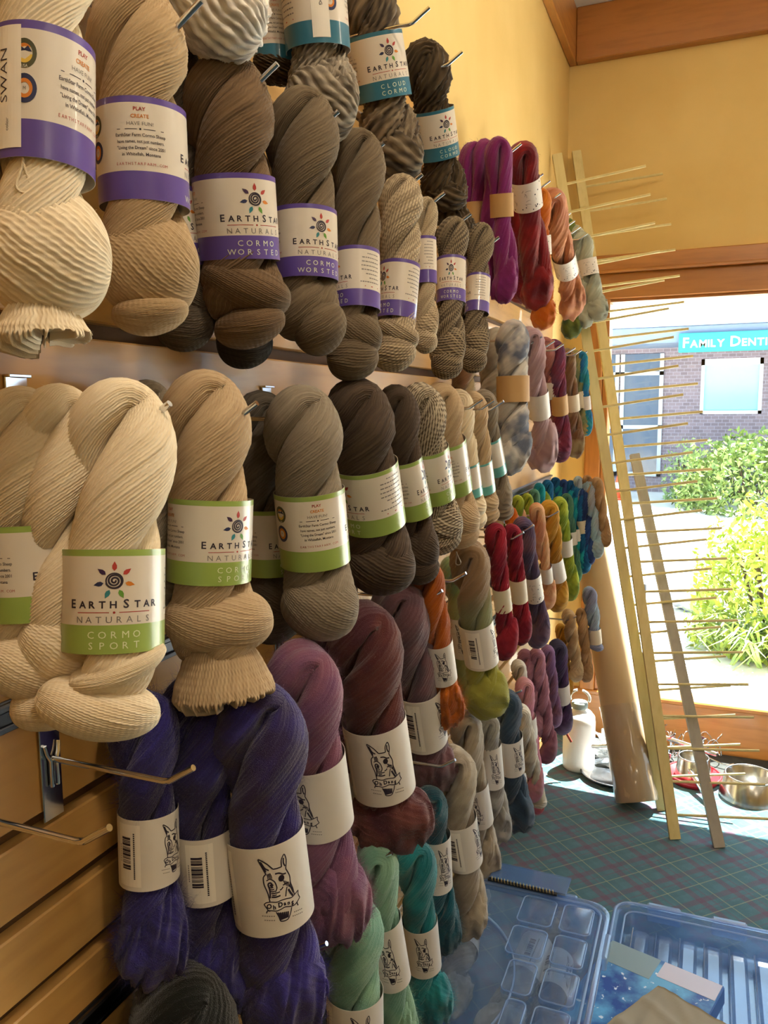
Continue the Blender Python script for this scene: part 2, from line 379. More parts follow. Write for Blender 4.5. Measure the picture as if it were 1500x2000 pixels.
def sweep(G, P, B, rn, rb, nst, spp, amp, tw, rng, bead=0.0, pitch=0.012, lump=0.0, lmask=None):
    m = len(P); T = nz(np.gradient(P, axis=0)); B = nz(B-T*(T*B).sum(1)[:, None]); N = np.cross(B, T)
    k = nst*spp; j = np.arange(k); seg = np.linalg.norm(np.diff(P, axis=0), axis=1); l = np.concatenate([[0], np.cumsum(seg)]); s = l/l[-1]
    wid = 2*math.pi*float(np.mean(rn)+np.mean(rb))/2/nst
    du = np.zeros((m, k))
    for q in range(3):
        du += (0.6/nst)*np.sin(2*math.pi*(s[:, None]*rng.uniform(0.8, 3.5)+(j/k)[None, :]*rng.integers(1, 6)+rng.random()))
    st = j//spp; off = np.zeros((m, nst))
    for q in range(2):
        off += rng.normal(0, 0.24, (1, nst))*np.sin(2*math.pi*(s[:, None]*rng.uniform(0.5, 2.5, (1, nst))+rng.random((1, nst))))
    off = off[:, st]*amp
    u = (2*math.pi*j/k)[None, :]+2*math.pi*tw*s[:, None]+du
    h = np.sin(math.pi*(j % spp)/spp)[None, :]
    disp = amp*(h-0.5)+off*(h*0.6+0.4)
    if bead > 0:
        ph = (np.arange(nst)*0.5+rng.normal(0, 0.06, nst))[st][None, :]
        disp = disp+bead*amp*np.sin(2*math.pi*(l[:, None]/pitch+ph+(j % spp)[None, :]/spp*0.9))*(0.3+0.7*h)
    if lump > 0:
        lm = np.zeros((m, k))
        for q in range(5):
            lm += np.sin(2*math.pi*(s[:, None]*rng.uniform(2, 7)+(j/k)[None, :]*rng.integers(-3, 4)+rng.random()+0.3*np.sin(2*math.pi*(s[:, None]*3.1+(j/k)[None, :]*2))))
        disp = disp+lump*lm*float(np.mean(rn))*0.4*(1.0 if lmask is None else lmask[:, None])
    fade = np.clip(np.minimum(rn, rb)/(0.35*np.max(rn)+1e-9), 0, 1)[:, None]
    disp = disp*fade
    cu, su = np.cos(u), np.sin(u)
    X = P[:, None, :]+N[:, None, :]*((rn[:, None]+disp)*cu)[:, :, None]+B[:, None, :]*((rb[:, None]+disp)*su)[:, :, None]
    G.grid(X, j/spp, l/wid)
def hank(name, mat, L, R, tc, lh, rng, res, style, phi0=0.35, turns=-1.05, knobs=None, fan=None, label=True, strands=None, loops=None):
    G = Geo(); D = {'fine': (60, 3, 0.95, 0, 0), 'marl': (44, 3, 1.0, 0, 0), 'chunky': (20, 6, 0.9, 0.4, 0), 'mohair': (34, 3, 0.3, 0, 0.16), 'hand': (26, 4, 0.9, 0, 0.02)}[style]
    nst, spp, af, bead, lump = D
    if strands: nst = strands
    mres = {0: 1.0, 1: 0.6, 2: 0.34}[res]
    if res == 1: nst = max(14, int(nst*0.75)); spp = min(spp, 4)
    if res == 2: nst, spp = min(14, nst), 3
    Rt = 0.5*R; wid = 2*math.pi*Rt*1.2/nst; amp = wid*af*0.5
    m1 = int((76 if style != 'chunky' else 130)*mres)
    h0 = R*0.95; rtop = 0.40*R; na = max(6, m1//7)
    q = np.linspace(0, 1, na); za = -h0*(1-np.cos(math.pi*q/2)); aa = np.sin(math.pi*q/2)
    Le = L-rtop-0.10*L
    zb = np.linspace(-h0, -Le, m1-na+1)[1:]
    z = np.concatenate([za, zb]); af_ = np.concatenate([aa, np.ones(len(zb))]); t = -z/L
    if label: e0 = max(tc-lh-.055, .06); kt = [0, min(.10, e0*.3), min(.28, e0*.55), e0*.8 if e0 < .3 else e0-.08, e0, tc, tc+lh+.045, min(tc+lh+.13, .89), .9, 1.0]; pz = {'chunky': .78, 'mohair': .86, 'fine': .87, 'marl': .87, 'hand': .85}[style]; ks = [1, 1.10, 1.10, 1.02, pz+.02, pz, pz+.02, 1.04, .95, .9]
    else: kt = [0, .1, .3, .55, .8, 1]; ks = [1, 1.03, 1, .95, 1, .9]
    kt = np.maximum.accumulate(np.array(kt)+np.arange(len(kt))*1e-4)
    sz = np.interp(t+rtop/L, kt, ks)
    kk = max(1, int(4*mres)); sz = np.convolve(np.pad(sz, kk, mode='edge'), np.ones(2*kk+1)/(2*kk+1), 'valid')
    te = Le/L; x = np.clip((t-(te-0.10))/0.10, 0, 1); close = np.sqrt(np.clip(1-x**2, 0.0, 1)); 
    ph = phi0+2*math.pi*turns*np.clip(t-0.02, 0, 1)
    a = 0.5*R*sz*af_*(1-0.35*x)
    topf = np.interp(t, [0, h0/L], [0.80, 1.0])
    rn = 0.5*R*sz*topf*close; rb = 0.5*R*1.42*sz*np.interp(t, [0, h0/L], [0.95, 1.0])*close
    lmk = np.clip((np.abs(t+rtop/L-tc)-lh-0.03)/0.08, 0, 1) if label else np.ones_like(t)
    def lobe(sg): return np.stack([sg*a*np.cos(ph), sg*a*np.sin(ph), z-rtop], 1)
    B = np.stack([-np.sin(ph), np.cos(ph), np.zeros_like(ph)], 1)
    P = np.concatenate([lobe(1)[::-1], lobe(-1)[1:]]); BB = np.concatenate([B[::-1], B[1:]])
    rn2 = np.concatenate([rn[::-1], rn[1:]]); rb2 = np.concatenate([rb[::-1], rb[1:]])
    sweep(G, P, BB, rn2, rb2, nst, spp, amp, 0.5*(1 if turns < 0 else -1), rng, bead, 0.0105, lump, lmask=np.concatenate([lmk[::-1], lmk[1:]]))
    if knobs is None: knobs = [(0.84, 0.155, 1.05, -22, 0.0)]
    for (zf, hk, wk, tilt, dx) in knobs:
        if label and zf < 0.88: hk = min(hk, max(0.05, zf-(tc+lh)-0.28*abs(math.sin(math.radians(tilt)))*wk*R/L+0.018))
        mk = max(10, int(44*mres)); w = np.linspace(-1, 1, mk); w = np.sin(w*math.pi/2)
        ca, sa = math.cos(math.radians(tilt)), math.sin(math.radians(tilt))
        xx = w*wk*R; bow = -0.10*R*(1-w**2)
        Pk = np.stack([dx*R+xx*ca-bow*sa*0, -0.12*R*(1-w**2), -zf*L+xx*sa*0.8+bow], 1)
        prof = np.clip(1-w**2, 0, 1)**0.42
        rv = hk*L*prof; rd = 0.92*R*prof
        Bk = np.tile(np.array([0, 1.0, 0]), (mk, 1))
        n2 = int(nst*1.25)
        sweep(G, Pk, Bk, rv, rd, n2, spp, amp, 0.12, rng, bead, 0.0105, lump)
    if fan:                                                # end loops of the hank spreading like a skirt
        mk = max(9, int(30*mres)); w = np.linspace(0, 1, mk); zf0 = fan[0]
        Pk = np.stack([fan[2]*R+0.05*R*w, -0.15*R+0*w, -zf0*L-(1-zf0)*L*w], 1)
        prof = np.interp(w, [0, .25, .55, .75, .9, 1], [0.5, .78, 1.0, 1.06, .95, 0.3])*fan[1]; Pk[:, 2] = -zf0*L-(1-zf0)*L*np.sin(w*math.pi/2)
        nf = int(nst*1.3); T0 = len(G.v); sweep(G, Pk, np.tile(np.array([0, 1.0, 0]), (mk, 1)), prof*R, prof*R*0.75, nf, spp, amp*1.15, 0.03, rng, bead, 0.0105, 0)
        X = G.v[-1].reshape(mk, nf*spp, 3); sc = np.repeat(rng.uniform(-0.5, 1, nf), spp); hh = np.tile(np.sin(math.pi*np.arange(spp)/spp), nf)
        X[:, :, 2] += ((w**3)[:, None]*(-0.03*L*sc*hh)[None, :]+(w**4)[:, None]*(0.02*L*(1-hh))[None, :]); G.v[-1] = X.reshape(-1, 3)
    for (lx, lz, ll) in (loops or ()):                     # a stray strand looping out
        tt = np.linspace(0, 1, 24); yr = wid*0.3
        Pf = np.stack([lx*R+0.16*R*np.sin(2*math.pi*tt)*np.sin(math.pi*tt), -0.85*R+0*tt, -lz*L-ll*L*np.sin(math.pi*tt)], 1)
        sweep(G, Pf, np.tile(np.array([0, 1.0, 0.05]), (24, 1)), np.full(24, yr), np.full(24, yr), 6, 1, 0.0, 0, rng)
    sk = (-(tc+lh+0.02)*L, -(tc-lh-0.02)*L) if label else None
    if style == 'mohair':
        n = {0: 12500, 1: 5500, 2: 2200}[res]; G.hairs(rng, n, (0.017, 0.016, 0.011)[res], {0: 0.00010, 1: 0.00013, 2: 0.00018}[res], skip=sk)
    elif style == 'hand': G.hairs(rng, {0: 900, 1: 500, 2: 160}[res], 0.006, {0: 0.00012, 1: 0.0002, 2: 0.0003}[res], skip=sk)
    elif style in ('fine', 'marl') and res < 2: G.hairs(rng, {0: 500, 1: 250}[res], 0.005, {0: 0.0001, 1: 0.00016}[res], skip=sk)
    return G.mesh(name, mat)

# ---------------------------------------------------------------- paper labels: unwrapped print, then wrapped round the yarn
LR, LH = 0.044, 0.092
dgc = {}
def text2d(body, size, spacing=1.0, bold=0.0):
    key = (body, size, spacing, bold)
    if key not in dgc:
        cu = bpy.data.curves.new('txt', 'FONT'); cu.body = body; cu.size = size; cu.align_x = 'CENTER'; cu.space_character = spacing; cu.resolution_u = 2; cu.offset = bold
        o = bpy.data.objects.new('txt', cu); C.objects.link(o); bpy.context.view_layer.update()
        ev = o.evaluated_get(bpy.context.evaluated_depsgraph_get()); me = ev.to_mesh()
        dgc[key] = (np.array([v.co[:2] for v in me.vertices]).reshape(-1, 2), [tuple(p.vertices) for p in me.polygons])
        ev.to_mesh_clear(); bpy.data.objects.remove(o); bpy.data.curves.remove(cu)
    return dgc[key]
class Print:
    def __init__(s): s.v, s.f, s.m = [], [], []
    def poly(s, pts, mat, fan=False):
        n = len(s.v); s.v += [tuple(p) for p in pts]; s.f.append(tuple(range(n, n+len(pts)))); s.m.append(mat)
    def text(s, body, u, v, size, mat, width=None, spacing=1.0, bold=0.0, rot=0):
        V, Fc = text2d(body, size, spacing, bold)
        if len(V) == 0: return
        w = V[:, 0].max()-V[:, 0].min(); V = V.copy(); V[:, 0] -= (V[:, 0].max()+V[:, 0].min())/2
        if width: V[:, 0] *= width/w
        if rot: V = np.stack([V[:, 1]*-math.sin(rot)+V[:, 0]*math.cos(rot), V[:, 0]*math.sin(rot)+V[:, 1]*math.cos(rot)], 1)
        n = len(s.v); s.v += [(u+a, v+b) for a, b in V]; s.f += [tuple(i+n for i in f) for f in Fc]; s.m += [mat]*len(Fc)
    def stroke(s, pts, w, mat):
        P = np.array(pts, float); T = nz(np.gradient(P, axis=0)); N = np.stack([-T[:, 1], T[:, 0]], 1)*w/2
        for i in range(len(P)-1): s.poly([P[i]-N[i], P[i+1]-N[i+1], P[i+1]+N[i+1], P[i]+N[i]], mat)
    def disc(s, u, v, r, mat, k=20, r0=0.0, a0=0.0, a1=2*math.pi):
        if r0 <= 0: s.poly([(u+r*math.cos(a0+(a1-a0)*i/k), v+r*math.sin(a0+(a1-a0)*i/k)) for i in range(k)], mat)
        else:
            for i in range(k):
                b, c = a0+(a1-a0)*i/k, a0+(a1-a0)*(i+1)/k
                s.poly([(u+r0*math.cos(b), v+r0*math.sin(b)), (u+r*math.cos(b), v+r*math.sin(b)), (u+r*math.cos(c), v+r*math.sin(c)), (u+r0*math.cos(c), v+r0*math.sin(c))], mat)
    def rect(s, u0, v0, u1, v1, mat, n=6):
        for i in range(n):
            a, b = u0+(u1-u0)*i/n, u0+(u1-u0)*(i+1)/n; s.poly([(a, v0), (b, v0), (b, v1), (a, v1)], mat)
    def mesh(s, name, mats, lift=0.00025):
        V = np.array(s.v); th = V[:, 0]/LR; r = LR+lift
        P = np.stack([r*np.sin(th), -r*np.cos(th), V[:, 1]-LH/2], 1)
        me = bpy.data.meshes.new(name); me.from_pydata([tuple(p) for p in P], [], s.f); me.update()
        for m in mats: me.materials.append(m)
        me.polygons.foreach_set('material_index', s.m)
        return me
INK = [flat('ink_dark', '2A2030', 0.5), flat('ink_red', 'A8322C', 0.5), flat('ink_orange', 'CF7A22', 0.5), flat('ink_green', '5E9433', 0.5), flat('ink_teal', '2E8088', 0.5), flat('ink_navy', '232A52', 0.5), flat('ink_purple', '3A1E46', 0.5), flat('ink_grey', '7A7470', 0.5), flat('ink_pale', 'D6DCC0', 0.5), flat('sticker_white', 'E9E2D6', 0.45), flat('ink_yellow', 'D9B64A', 0.5), flat('ink_olive', '4A4A30', 0.5)]
D_, R_, O_, G_, T_, N_, P_, GY, PL, ST, YL, OL = range(12)
def earthstar_print(band_lines, sticker=None):
    p = Print(); cx, cv = 0.0, 0.0645
    # swirl and seven petals
    th = np.linspace(0, 5.1*math.pi, 60); rr = 0.0007+0.0062*th/th[-1]
    p.stroke([(cx+r*math.cos(-a+0.6), cv+r*math.sin(-a+0.6)) for a, r in zip(th, rr)], 0.0016, D_)
    p.disc(cx, cv, 0.0073, D_, 28, 0.0060)
    for i, m in enumerate((R_, R_, O_, G_, T_, N_, P_)):
        a = math.pi/2-i*2*math.pi/7; ca, sa = math.cos(a), math.sin(a)
        pts = [(0.0088, 0), (0.011, 0.0019), (0.0135, 0.0019), (0.0172, 0), (0.0135, -0.0019), (0.011, -0.0019)]
        p.poly([(cx+x*ca-y*sa, cv+x*sa+y*ca) for x, y in pts], m)
    # EARTHSTAR in small capitals
    x = -0.0355
    for ch, dx in (('E', 0), ('A', .0092), ('R', .0176), ('T', .0260), ('H', .0348), ('S', .0452), ('T', .0548), ('A', .0635), ('R', .0715)):
        big = ch in 'ES'; p.text(ch, x+dx, 0.0405, 0.0108 if big else 0.0088, D_, bold=0.00022)
    for sgn in (-1, 1): p.stroke([(sgn*0.004, 0.0366), (sgn*0.013, 0.0367), (sgn*0.022, 0.0366), (sgn*0.031, 0.0365)], 0.0007, R_)
    p.disc(0, 0.0366, 0.0011, R_, 8)
    for i, ch in enumerate('NATURALS'): p.text(ch, -0.029+i*0.0083, 0.0275, 0.0082, GY)
    for ln, v in zip(band_lines, (0.0140, 0.0045)):
        n = len(ln); 
        for i, ch in enumerate(ln): p.text(ch, (i-(n-1)/2)*0.0094, v, 0.0088, PL)
    # PLAY / CREATE / HAVE FUN block
    u = -0.080
    p.text('PLAY', u, 0.0790, 0.0046, R_, 0.0112, bold=0.00008); p.text('CREATE', u, 0.0725, 0.0046, O_, 0.0165, bold=0.00008); p.text('HAVE FUN!', u, 0.0660, 0.0046, GY, 0.0245)
    for sgn in (-1, 1): p.stroke([(u+sgn*0.003, 0.0625), (u+sgn*0.011, 0.0626), (u+sgn*0.022, 0.0625)], 0.0006, D_)
    p.disc(u, 0.0625, 0.0010, D_, 8)
    for s_, v, w in (('EarthStar Farm Cormo Sheep', .0560, .047), ('have names, not just numbers.', .0503, .044), ('"Living the Dream" since 2001', .0446, .045), ('in Whitefish, Montana', .0389, .036)):
        p.text(s_, u, v, 0.0042, D_, w, bold=0.00004)
    for i, ch in enumerate('EARTHSTARFARM.COM'): p.text(ch, u+(i-8)*0.0029, 0.0305, 0.0036, R_)
    # care lines (too fine to read)
    rg = random.Random(4)
    for k in range(8):
        v = 0.080-k*0.0062; w = rg.uniform(0.022, 0.040); a = 0.094; x = a-w
        while x < a-0.002:
            e = min(a, x+rg.uniform(0.002, 0.006)); p.stroke([(x, v), ((x+e)/2, v), (e, v)], 0.0016, GY); x = e+0.0011
    p.stroke([(0.062, 0.0300), (0.077, 0.0300), (0.093, 0.0300)], 0.0013, R_)
    # two round emblems
    u = -0.131
    for v, cols in ((0.0695, (OL, N_, YL)), (0.0460, (N_, O_, ST))):
        p.disc(u, v, 0.0100, cols[0], 28, 0.0066)
        if cols[1] == N_:
            p.disc(u, v, 0.0066, YL, 24, 0, math.pi, 2*math.pi); p.disc(u, v, 0.0066, O_, 12, 0, math.pi*0.85, math.pi*0.15)
            p.poly([(u-0.0062, v+0.001), (u-0.003, v+0.0045), (u, v+0.0028), (u+0.003, v+0.0050), (u+0.0062, v+0.001)], N_)
            p.text('USA', u, v-0.0096, 0.0030, ST)
        else:
            p.disc(u, v, 0.0066, O_, 28, 0.0040)
            p.text('M', u, v-0.0012, 0.0036, GY)
    return p
def sticker_print(word, small):
    p = Print(); u0, u1 = -0.1570, -0.1335
    p.rect(u0, 0.006, u1, 0.0885, ST, 8)
    return p
def sticker_text(word, small):
    p = Print(); p.text(word, -0.1460, 0.055, 0.0105 if word == 'SWAN' else 0.0056, D_, rot=math.pi/2 if word == 'SWAN' else -math.pi/2, bold=-0.0001 if word == 'SWAN' else 0.0001, width=0.036 if word == 'SWAN' else 0.028)
    if small: p.text(small, -0.1450 if word == 'SWAN' else -0.1395, 0.022 if word == 'SWAN' else 0.055, 0.0042, GY, rot=math.pi/2 if word == 'SWAN' else -math.pi/2)
    return p
def animal_print():
    p = Print(); k = 0.086/1110.0
    def q(pts): return [((x-800)*k, 0.046-((y+0.4*(x-800))-985)*k) for x, y in pts]
    W = 0.0013
    def st(pts, w=W): 
        P = np.array(q(pts)); n = len(P)
        if n > 2:
            tt = np.linspace(0, n-1, (n-1)*4+1); P = np.stack([np.interp(tt, range(n), P[:, 0]), np.interp(tt, range(n), P[:, 1])], 1)
            for _ in range(2): P[1:-1] = (P[:-2]+2*P[1:-1]+P[2:])/4
        p.stroke(P, w, D_)
    st([(645, 790), (600, 700), (556, 610), (610, 622), (680, 650), (745, 705)], 0.0013); st([(600, 650), (640, 720), (690, 730)], 0.0016); st([(590, 640), (650, 760)])
    st([(745, 705), (800, 688), (865, 660)]); st([(865, 662), (868, 570), (925, 475), (948, 560), (920, 685)], 0.0013); st([(905, 540), (895, 610), (915, 650)], 0.0016)
    st([(645, 790), (602, 840), (600, 940), (640, 1050), (650, 1155)]); st([(920, 685), (968, 780), (960, 870), (990, 960), (1000, 1035)])
    st([(640, 880), (690, 840), (750, 870), (770, 950), (740, 1010)], 0.0012); st([(660, 1110), (672, 1000), (650, 920), (690, 890), (720, 930)], 0.0016); st([(690, 1040), (760, 1020), (800, 1000)], 0.0012); st([(680, 1090), (740, 1080), (800, 1050)], 0.0016)
    p.disc(*q([(842, 815)])[0], 0.0034, D_, 14); st([(765, 765), (820, 745), (870, 760), (915, 745)], 0.0016); st([(850, 910), (890, 885), (930, 870)], 0.0014); st([(690, 915), (700, 935), (715, 930)], 0.003)
    st([(870, 1060), (885, 990), (905, 930)], 0.0013); st([(920, 960), (945, 1010), (975, 1050)], 0.0022); st([(945, 900), (970, 960), (985, 1010)], 0.0014); st([(800, 980), (830, 960), (850, 930)])
    up = [(568, 1215), (600, 1180), (660, 1158), (740, 1150), (800, 1115), (880, 1088), (950, 1080), (1000, 1040), (1070, 985)]
    lo = [(615, 1285), (660, 1275), (720, 1272), (790, 1235), (840, 1200), (930, 1195), (985, 1180), (1030, 1140), (1085, 1085)]
    st(up, 0.0011); st(lo, 0.0011); st([up[0], (590, 1250), lo[0]], 0.0011); st([up[-1], (1060, 1040), lo[-1]], 0.0011)
    st([(585, 1330), (600, 1290), (640, 1285)]); st([(1040, 1190), (1025, 1160), (1030, 1140)])
    for ch, (x, y), s_ in (('O', (632, 1255), .0068), ('h', (700, 1250), .0062), ('D', (785, 1205), .0068), ('a', (845, 1178), .0056), ('n', (900, 1168), .0056), ('g', (955, 1160), .0058)):
        u, v = q([(x, y)])[0]; p.text(ch, u, v, s_, D_, bold=0.0003)
    st([(715, 1285), (745, 1350), (755, 1405), (810, 1395), (870, 1365), (915, 1270), (935, 1205)], 0.0012)
    for i in range(6): st([(735+i*28, 1290-i*6), (760+i*22, 1340-i*5), (770+i*18, 1385-i*8)], 0.0018)
    for i in range(5): st([(655+i*9, 960+i*26), (690+i*7, 965+i*24), (720+i*8, 950+i*24)], 0.0011)
    for i in range(5): st([(860+i*24, 840+i*6), (875+i*20, 870+i*8), (880+i*20, 905+i*10)], 0.0009)
    for i in range(4): st([(655+i*14, 790-i*8), (665+i*16, 820-i*6), (660+i*18, 850-i*4)], 0.0009)
    rg = random.Random(2)
    for (x0, y0, n) in ((520, 1385, 6), (545, 1435, 5), (930, 1330, 6), (960, 1275, 5)):
        for i in range(n): a = x0+i*30; p.stroke(q([(a, y0-i*7), (a+10, y0-3-i*7), (a+20, y0-5-i*7)]), 0.0010, GY)
    # bar code sticker round the side
    u = -0.070; p.rect(u-0.018, 0.006, u+0.019, 0.086, ST, 6)
    return p
def barcode_print():
    p = Print(); rg = random.Random(7); u = -0.070; v = 0.028
    while v < 0.068:
        h = rg.choice([0.0008, 0.0012, 0.0022, 0.0030]); p.rect(u-0.011, v, u+0.004, v+h, D_, 3); v += h+rg.choice([0.0007, 0.001, 0.0018])
    for a, b in ((0.016, 0.042), (0.045, 0.074)):
        x = a
        while x < b: p.stroke([(u+0.0095, x), (u+0.0095, x+0.001), (u+0.0095, x+0.0019)], 0.0022, D_); x += 0.0026
    x = 0.036
    while x < 0.060: p.stroke([(u-0.0145, x), (u-0.0145, x+0.001), (u-0.0145, x+0.002)], 0.0014, GY); x += 0.003
    return p
def dots_print():
    p = Print(); rg = random.Random(3); pts = []
    for i in range(22):
        u, v = rg.uniform(-0.13, 0.13), rg.choice([rg.uniform(0.008, 0.02), rg.uniform(0.03, 0.065), rg.uniform(0.072, 0.084)]); pts.append((u, v))
        p.disc(u, v, rg.uniform(0.0016, 0.0028), D_, 10)
    for i in range(26):
        u, v = rg.uniform(-0.13, 0.13), rg.uniform(0.015, 0.075); a = rg.uniform(0, 3.14); l_ = rg.uniform(0.006, 0.018)
        p.stroke([(u+l_*t*math.cos(a+0.5*t), v+l_*0.8*t*math.sin(a+0.5*t)) for t in (0, .33, .66, 1)], 0.0012, rg.choice([GY, GY, OL]))
    return p
PRN = {}
def print_mesh(kind):
    if kind not in PRN:
        ms = []
        if kind in ('sport', 'worsted', 'cloud', 'turq'):
            ms.append(('lettering', earthstar_print({'sport': ('CORMO', 'SPORT'), 'worsted': ('CORMO', 'WORSTED'), 'cloud': ('CLOUD', 'CORMO'), 'turq': ()}[kind]).mesh('lettering', INK)))
        if kind == 'animal': ms += [('line_drawing', animal_print().mesh('line_drawing', INK)), ('bar_code', barcode_print().mesh('bar_code', INK, 0.0005))]
        if kind == 'dots': ms.append(('dot_pattern', dots_print().mesh('dot_pattern', INK)))
        PRN[kind] = ms
    return PRN[kind]
STK = {}
def sticker_mesh(word, small):
    if word not in STK: STK[word] = [('sticker', sticker_print(word, small).mesh('sticker', INK, 0.0005)), ('handwriting', sticker_text(word, small).mesh('handwriting', INK, 0.0008))]
    return STK[word]
def paper(name, hexc, rough=0.32, coat=0.25): return flat(name, hexc, rough, 0.0, coat)
LM = {'sport': ('8FA650',), 'worsted': ('5A4694',), 'cloud': ('2C6C84',), 'turq': ('5FA6A0',)}
LBL = {}
def label_mesh(kind):
    if kind in LBL: return LBL[kind]
    if kind in LM: mats = [paper('label_white', 'D6CCBE'), paper('band_'+kind, LM[kind][0])]; rows = [0, 0.0255, 0.0862, LH]; mi = [1, 0, 1]
    elif kind == 'kraft': mats = [flat('kraft_paper', 'B08A58', 0.7)]; rows = [0, LH]; mi = [0]
    elif kind == 'tan': mats = [flat('tan_paper', 'CDBFA6', 0.6)]; rows = [0, LH]; mi = [0]
    else: mats = [paper('label_plain', 'D4CCC2', 0.45, 0.05)]; rows = [0, LH]; mi = [0]
    rg = np.random.default_rng(len(kind)); k = 72; a = np.arange(k)*2*math.pi/k; v, f, m = [], [], []
    zz = [rows[0]]
    mm = []
    for i in range(len(rows)-1):
        n = max(1, int((rows[i+1]-rows[i])/0.012))
        for j in range(n): zz.append(rows[i]+(rows[i+1]-rows[i])*(j+1)/n); mm.append(mi[i])
    zin = [zz[-1], zz[0]]
    ring = [(LR, z) for z in zz]+[(LR-0.0005, zin[0]), (LR-0.0005, zin[1]), (LR, zz[0])]
    for r, z in ring: v += [(r*math.sin(q), -r*math.cos(q), z-LH/2) for q in a]
    for i in range(len(ring)-1):
        for j in range(k): f.append((i*k+j, i*k+(j+1) % k, (i+1)*k+(j+1) % k, (i+1)*k+j)); m.append(mm[i] if i < len(mm) else 0)
    me = bpy.data.meshes.new('paper_label'); me.from_pydata(v, [], f); me.update()
    for q in mats: me.materials.append(q)
    me.polygons.foreach_set('material_index', m); me.polygons.foreach_set('use_smooth', [True]*len(f)); me.set_sharp_from_angle(angle=math.radians(50))
    LBL[kind] = me
    return me
def link(name, me, parent):
    o = bpy.data.objects.new(name, me); C.objects.link(o); o.parent = parent
    return o

# ---------------------------------------------------------------- one skein of yarn
COL = {}
def skein(desc, col, style, top, bot, w, x, lab=None, ly=None, face=0.0, group=None, h=None, sticker=None, R=None, name=None, **kw):
    A = atx(*top, max(x, 0.05))
    if h is not None:                                      # hangs on the hook whose tip is at h
        A = aty(*top, float(atx(*h, 0.1665)[1])); A[0] = min(max(A[0], 0.05), 0.140)
    if A[1] > 3.02: A = aty(*top, 3.02)
    Bp = atx(*bot, A[0]+0.008)
    if Bp[1] > 3.06: Bp = aty(*bot, 3.06)
    ax = A-Bp; L = float(np.linalg.norm(ax)); ax /= L
    mid = (A+Bp)/2; dp = depth(mid); Rl = w/2/F*dp; Rh = R or Rl/0.93
    away = mid-CAM; away[2] = 0; away -= ax*(away@ax); away /= np.linalg.norm(away)
    xr = np.cross(away, ax)
    rot = Matrix(((xr[0], away[0], ax[0]), (xr[1], away[1], ax[1]), (xr[2], away[2], ax[2])))
    root = empty(name or {'mohair': 'mohair_skein'}.get(style, 'yarn_skein'), tuple(Bp), rot)
    tag(root, desc, 'yarn', group)
    rng = np.random.default_rng(abs(hash((top, bot))) % (2**31) if False else int(top[0]*7919+top[1]*104729+bot[0]*31+bot[1]) % (2**31))
    res = 0 if dp < 1.05 else (1 if dp < 1.7 else 2)
    tc, lh = 0.55, 0.13
    if lab and ly:
        y0, y1 = ly; tc = ((y0+y1)/2-top[1])/(bot[1]-top[1]); lh = (y1-y0)/2/(bot[1]-top[1])*0.94
    mat = yarn_mat(col, *COL[col], style='rope' if style == 'chunky' else style)
    kw.setdefault('phi0', rng.uniform(0.10, 0.50)); kw.setdefault('turns', -rng.uniform(1.35, 1.65))
    me = hank('hank', mat, L, Rh, tc, lh, rng, res, style, label=bool(lab), **kw)
    h = link('hank', me, root); h.location = (0, 0, L)
    if lab:
        lb = link('paper_label', label_mesh(lab), root); s = Rl*1.03/LR
        lb.location = (0, 0, L*(1-tc)); lb.scale = (s, s, 2*lh*L/LH); lb.rotation_euler = (rng.normal(0, 0.03), rng.normal(0, 0.03), -math.radians(face))
        if res < 2 or lab in ('animal', 'dots'):
            for nm, pm in print_mesh(lab): link(nm, pm, lb)
        if sticker:
            for nm, pm in sticker_mesh(*sticker): link(nm, pm, lb)
    return root
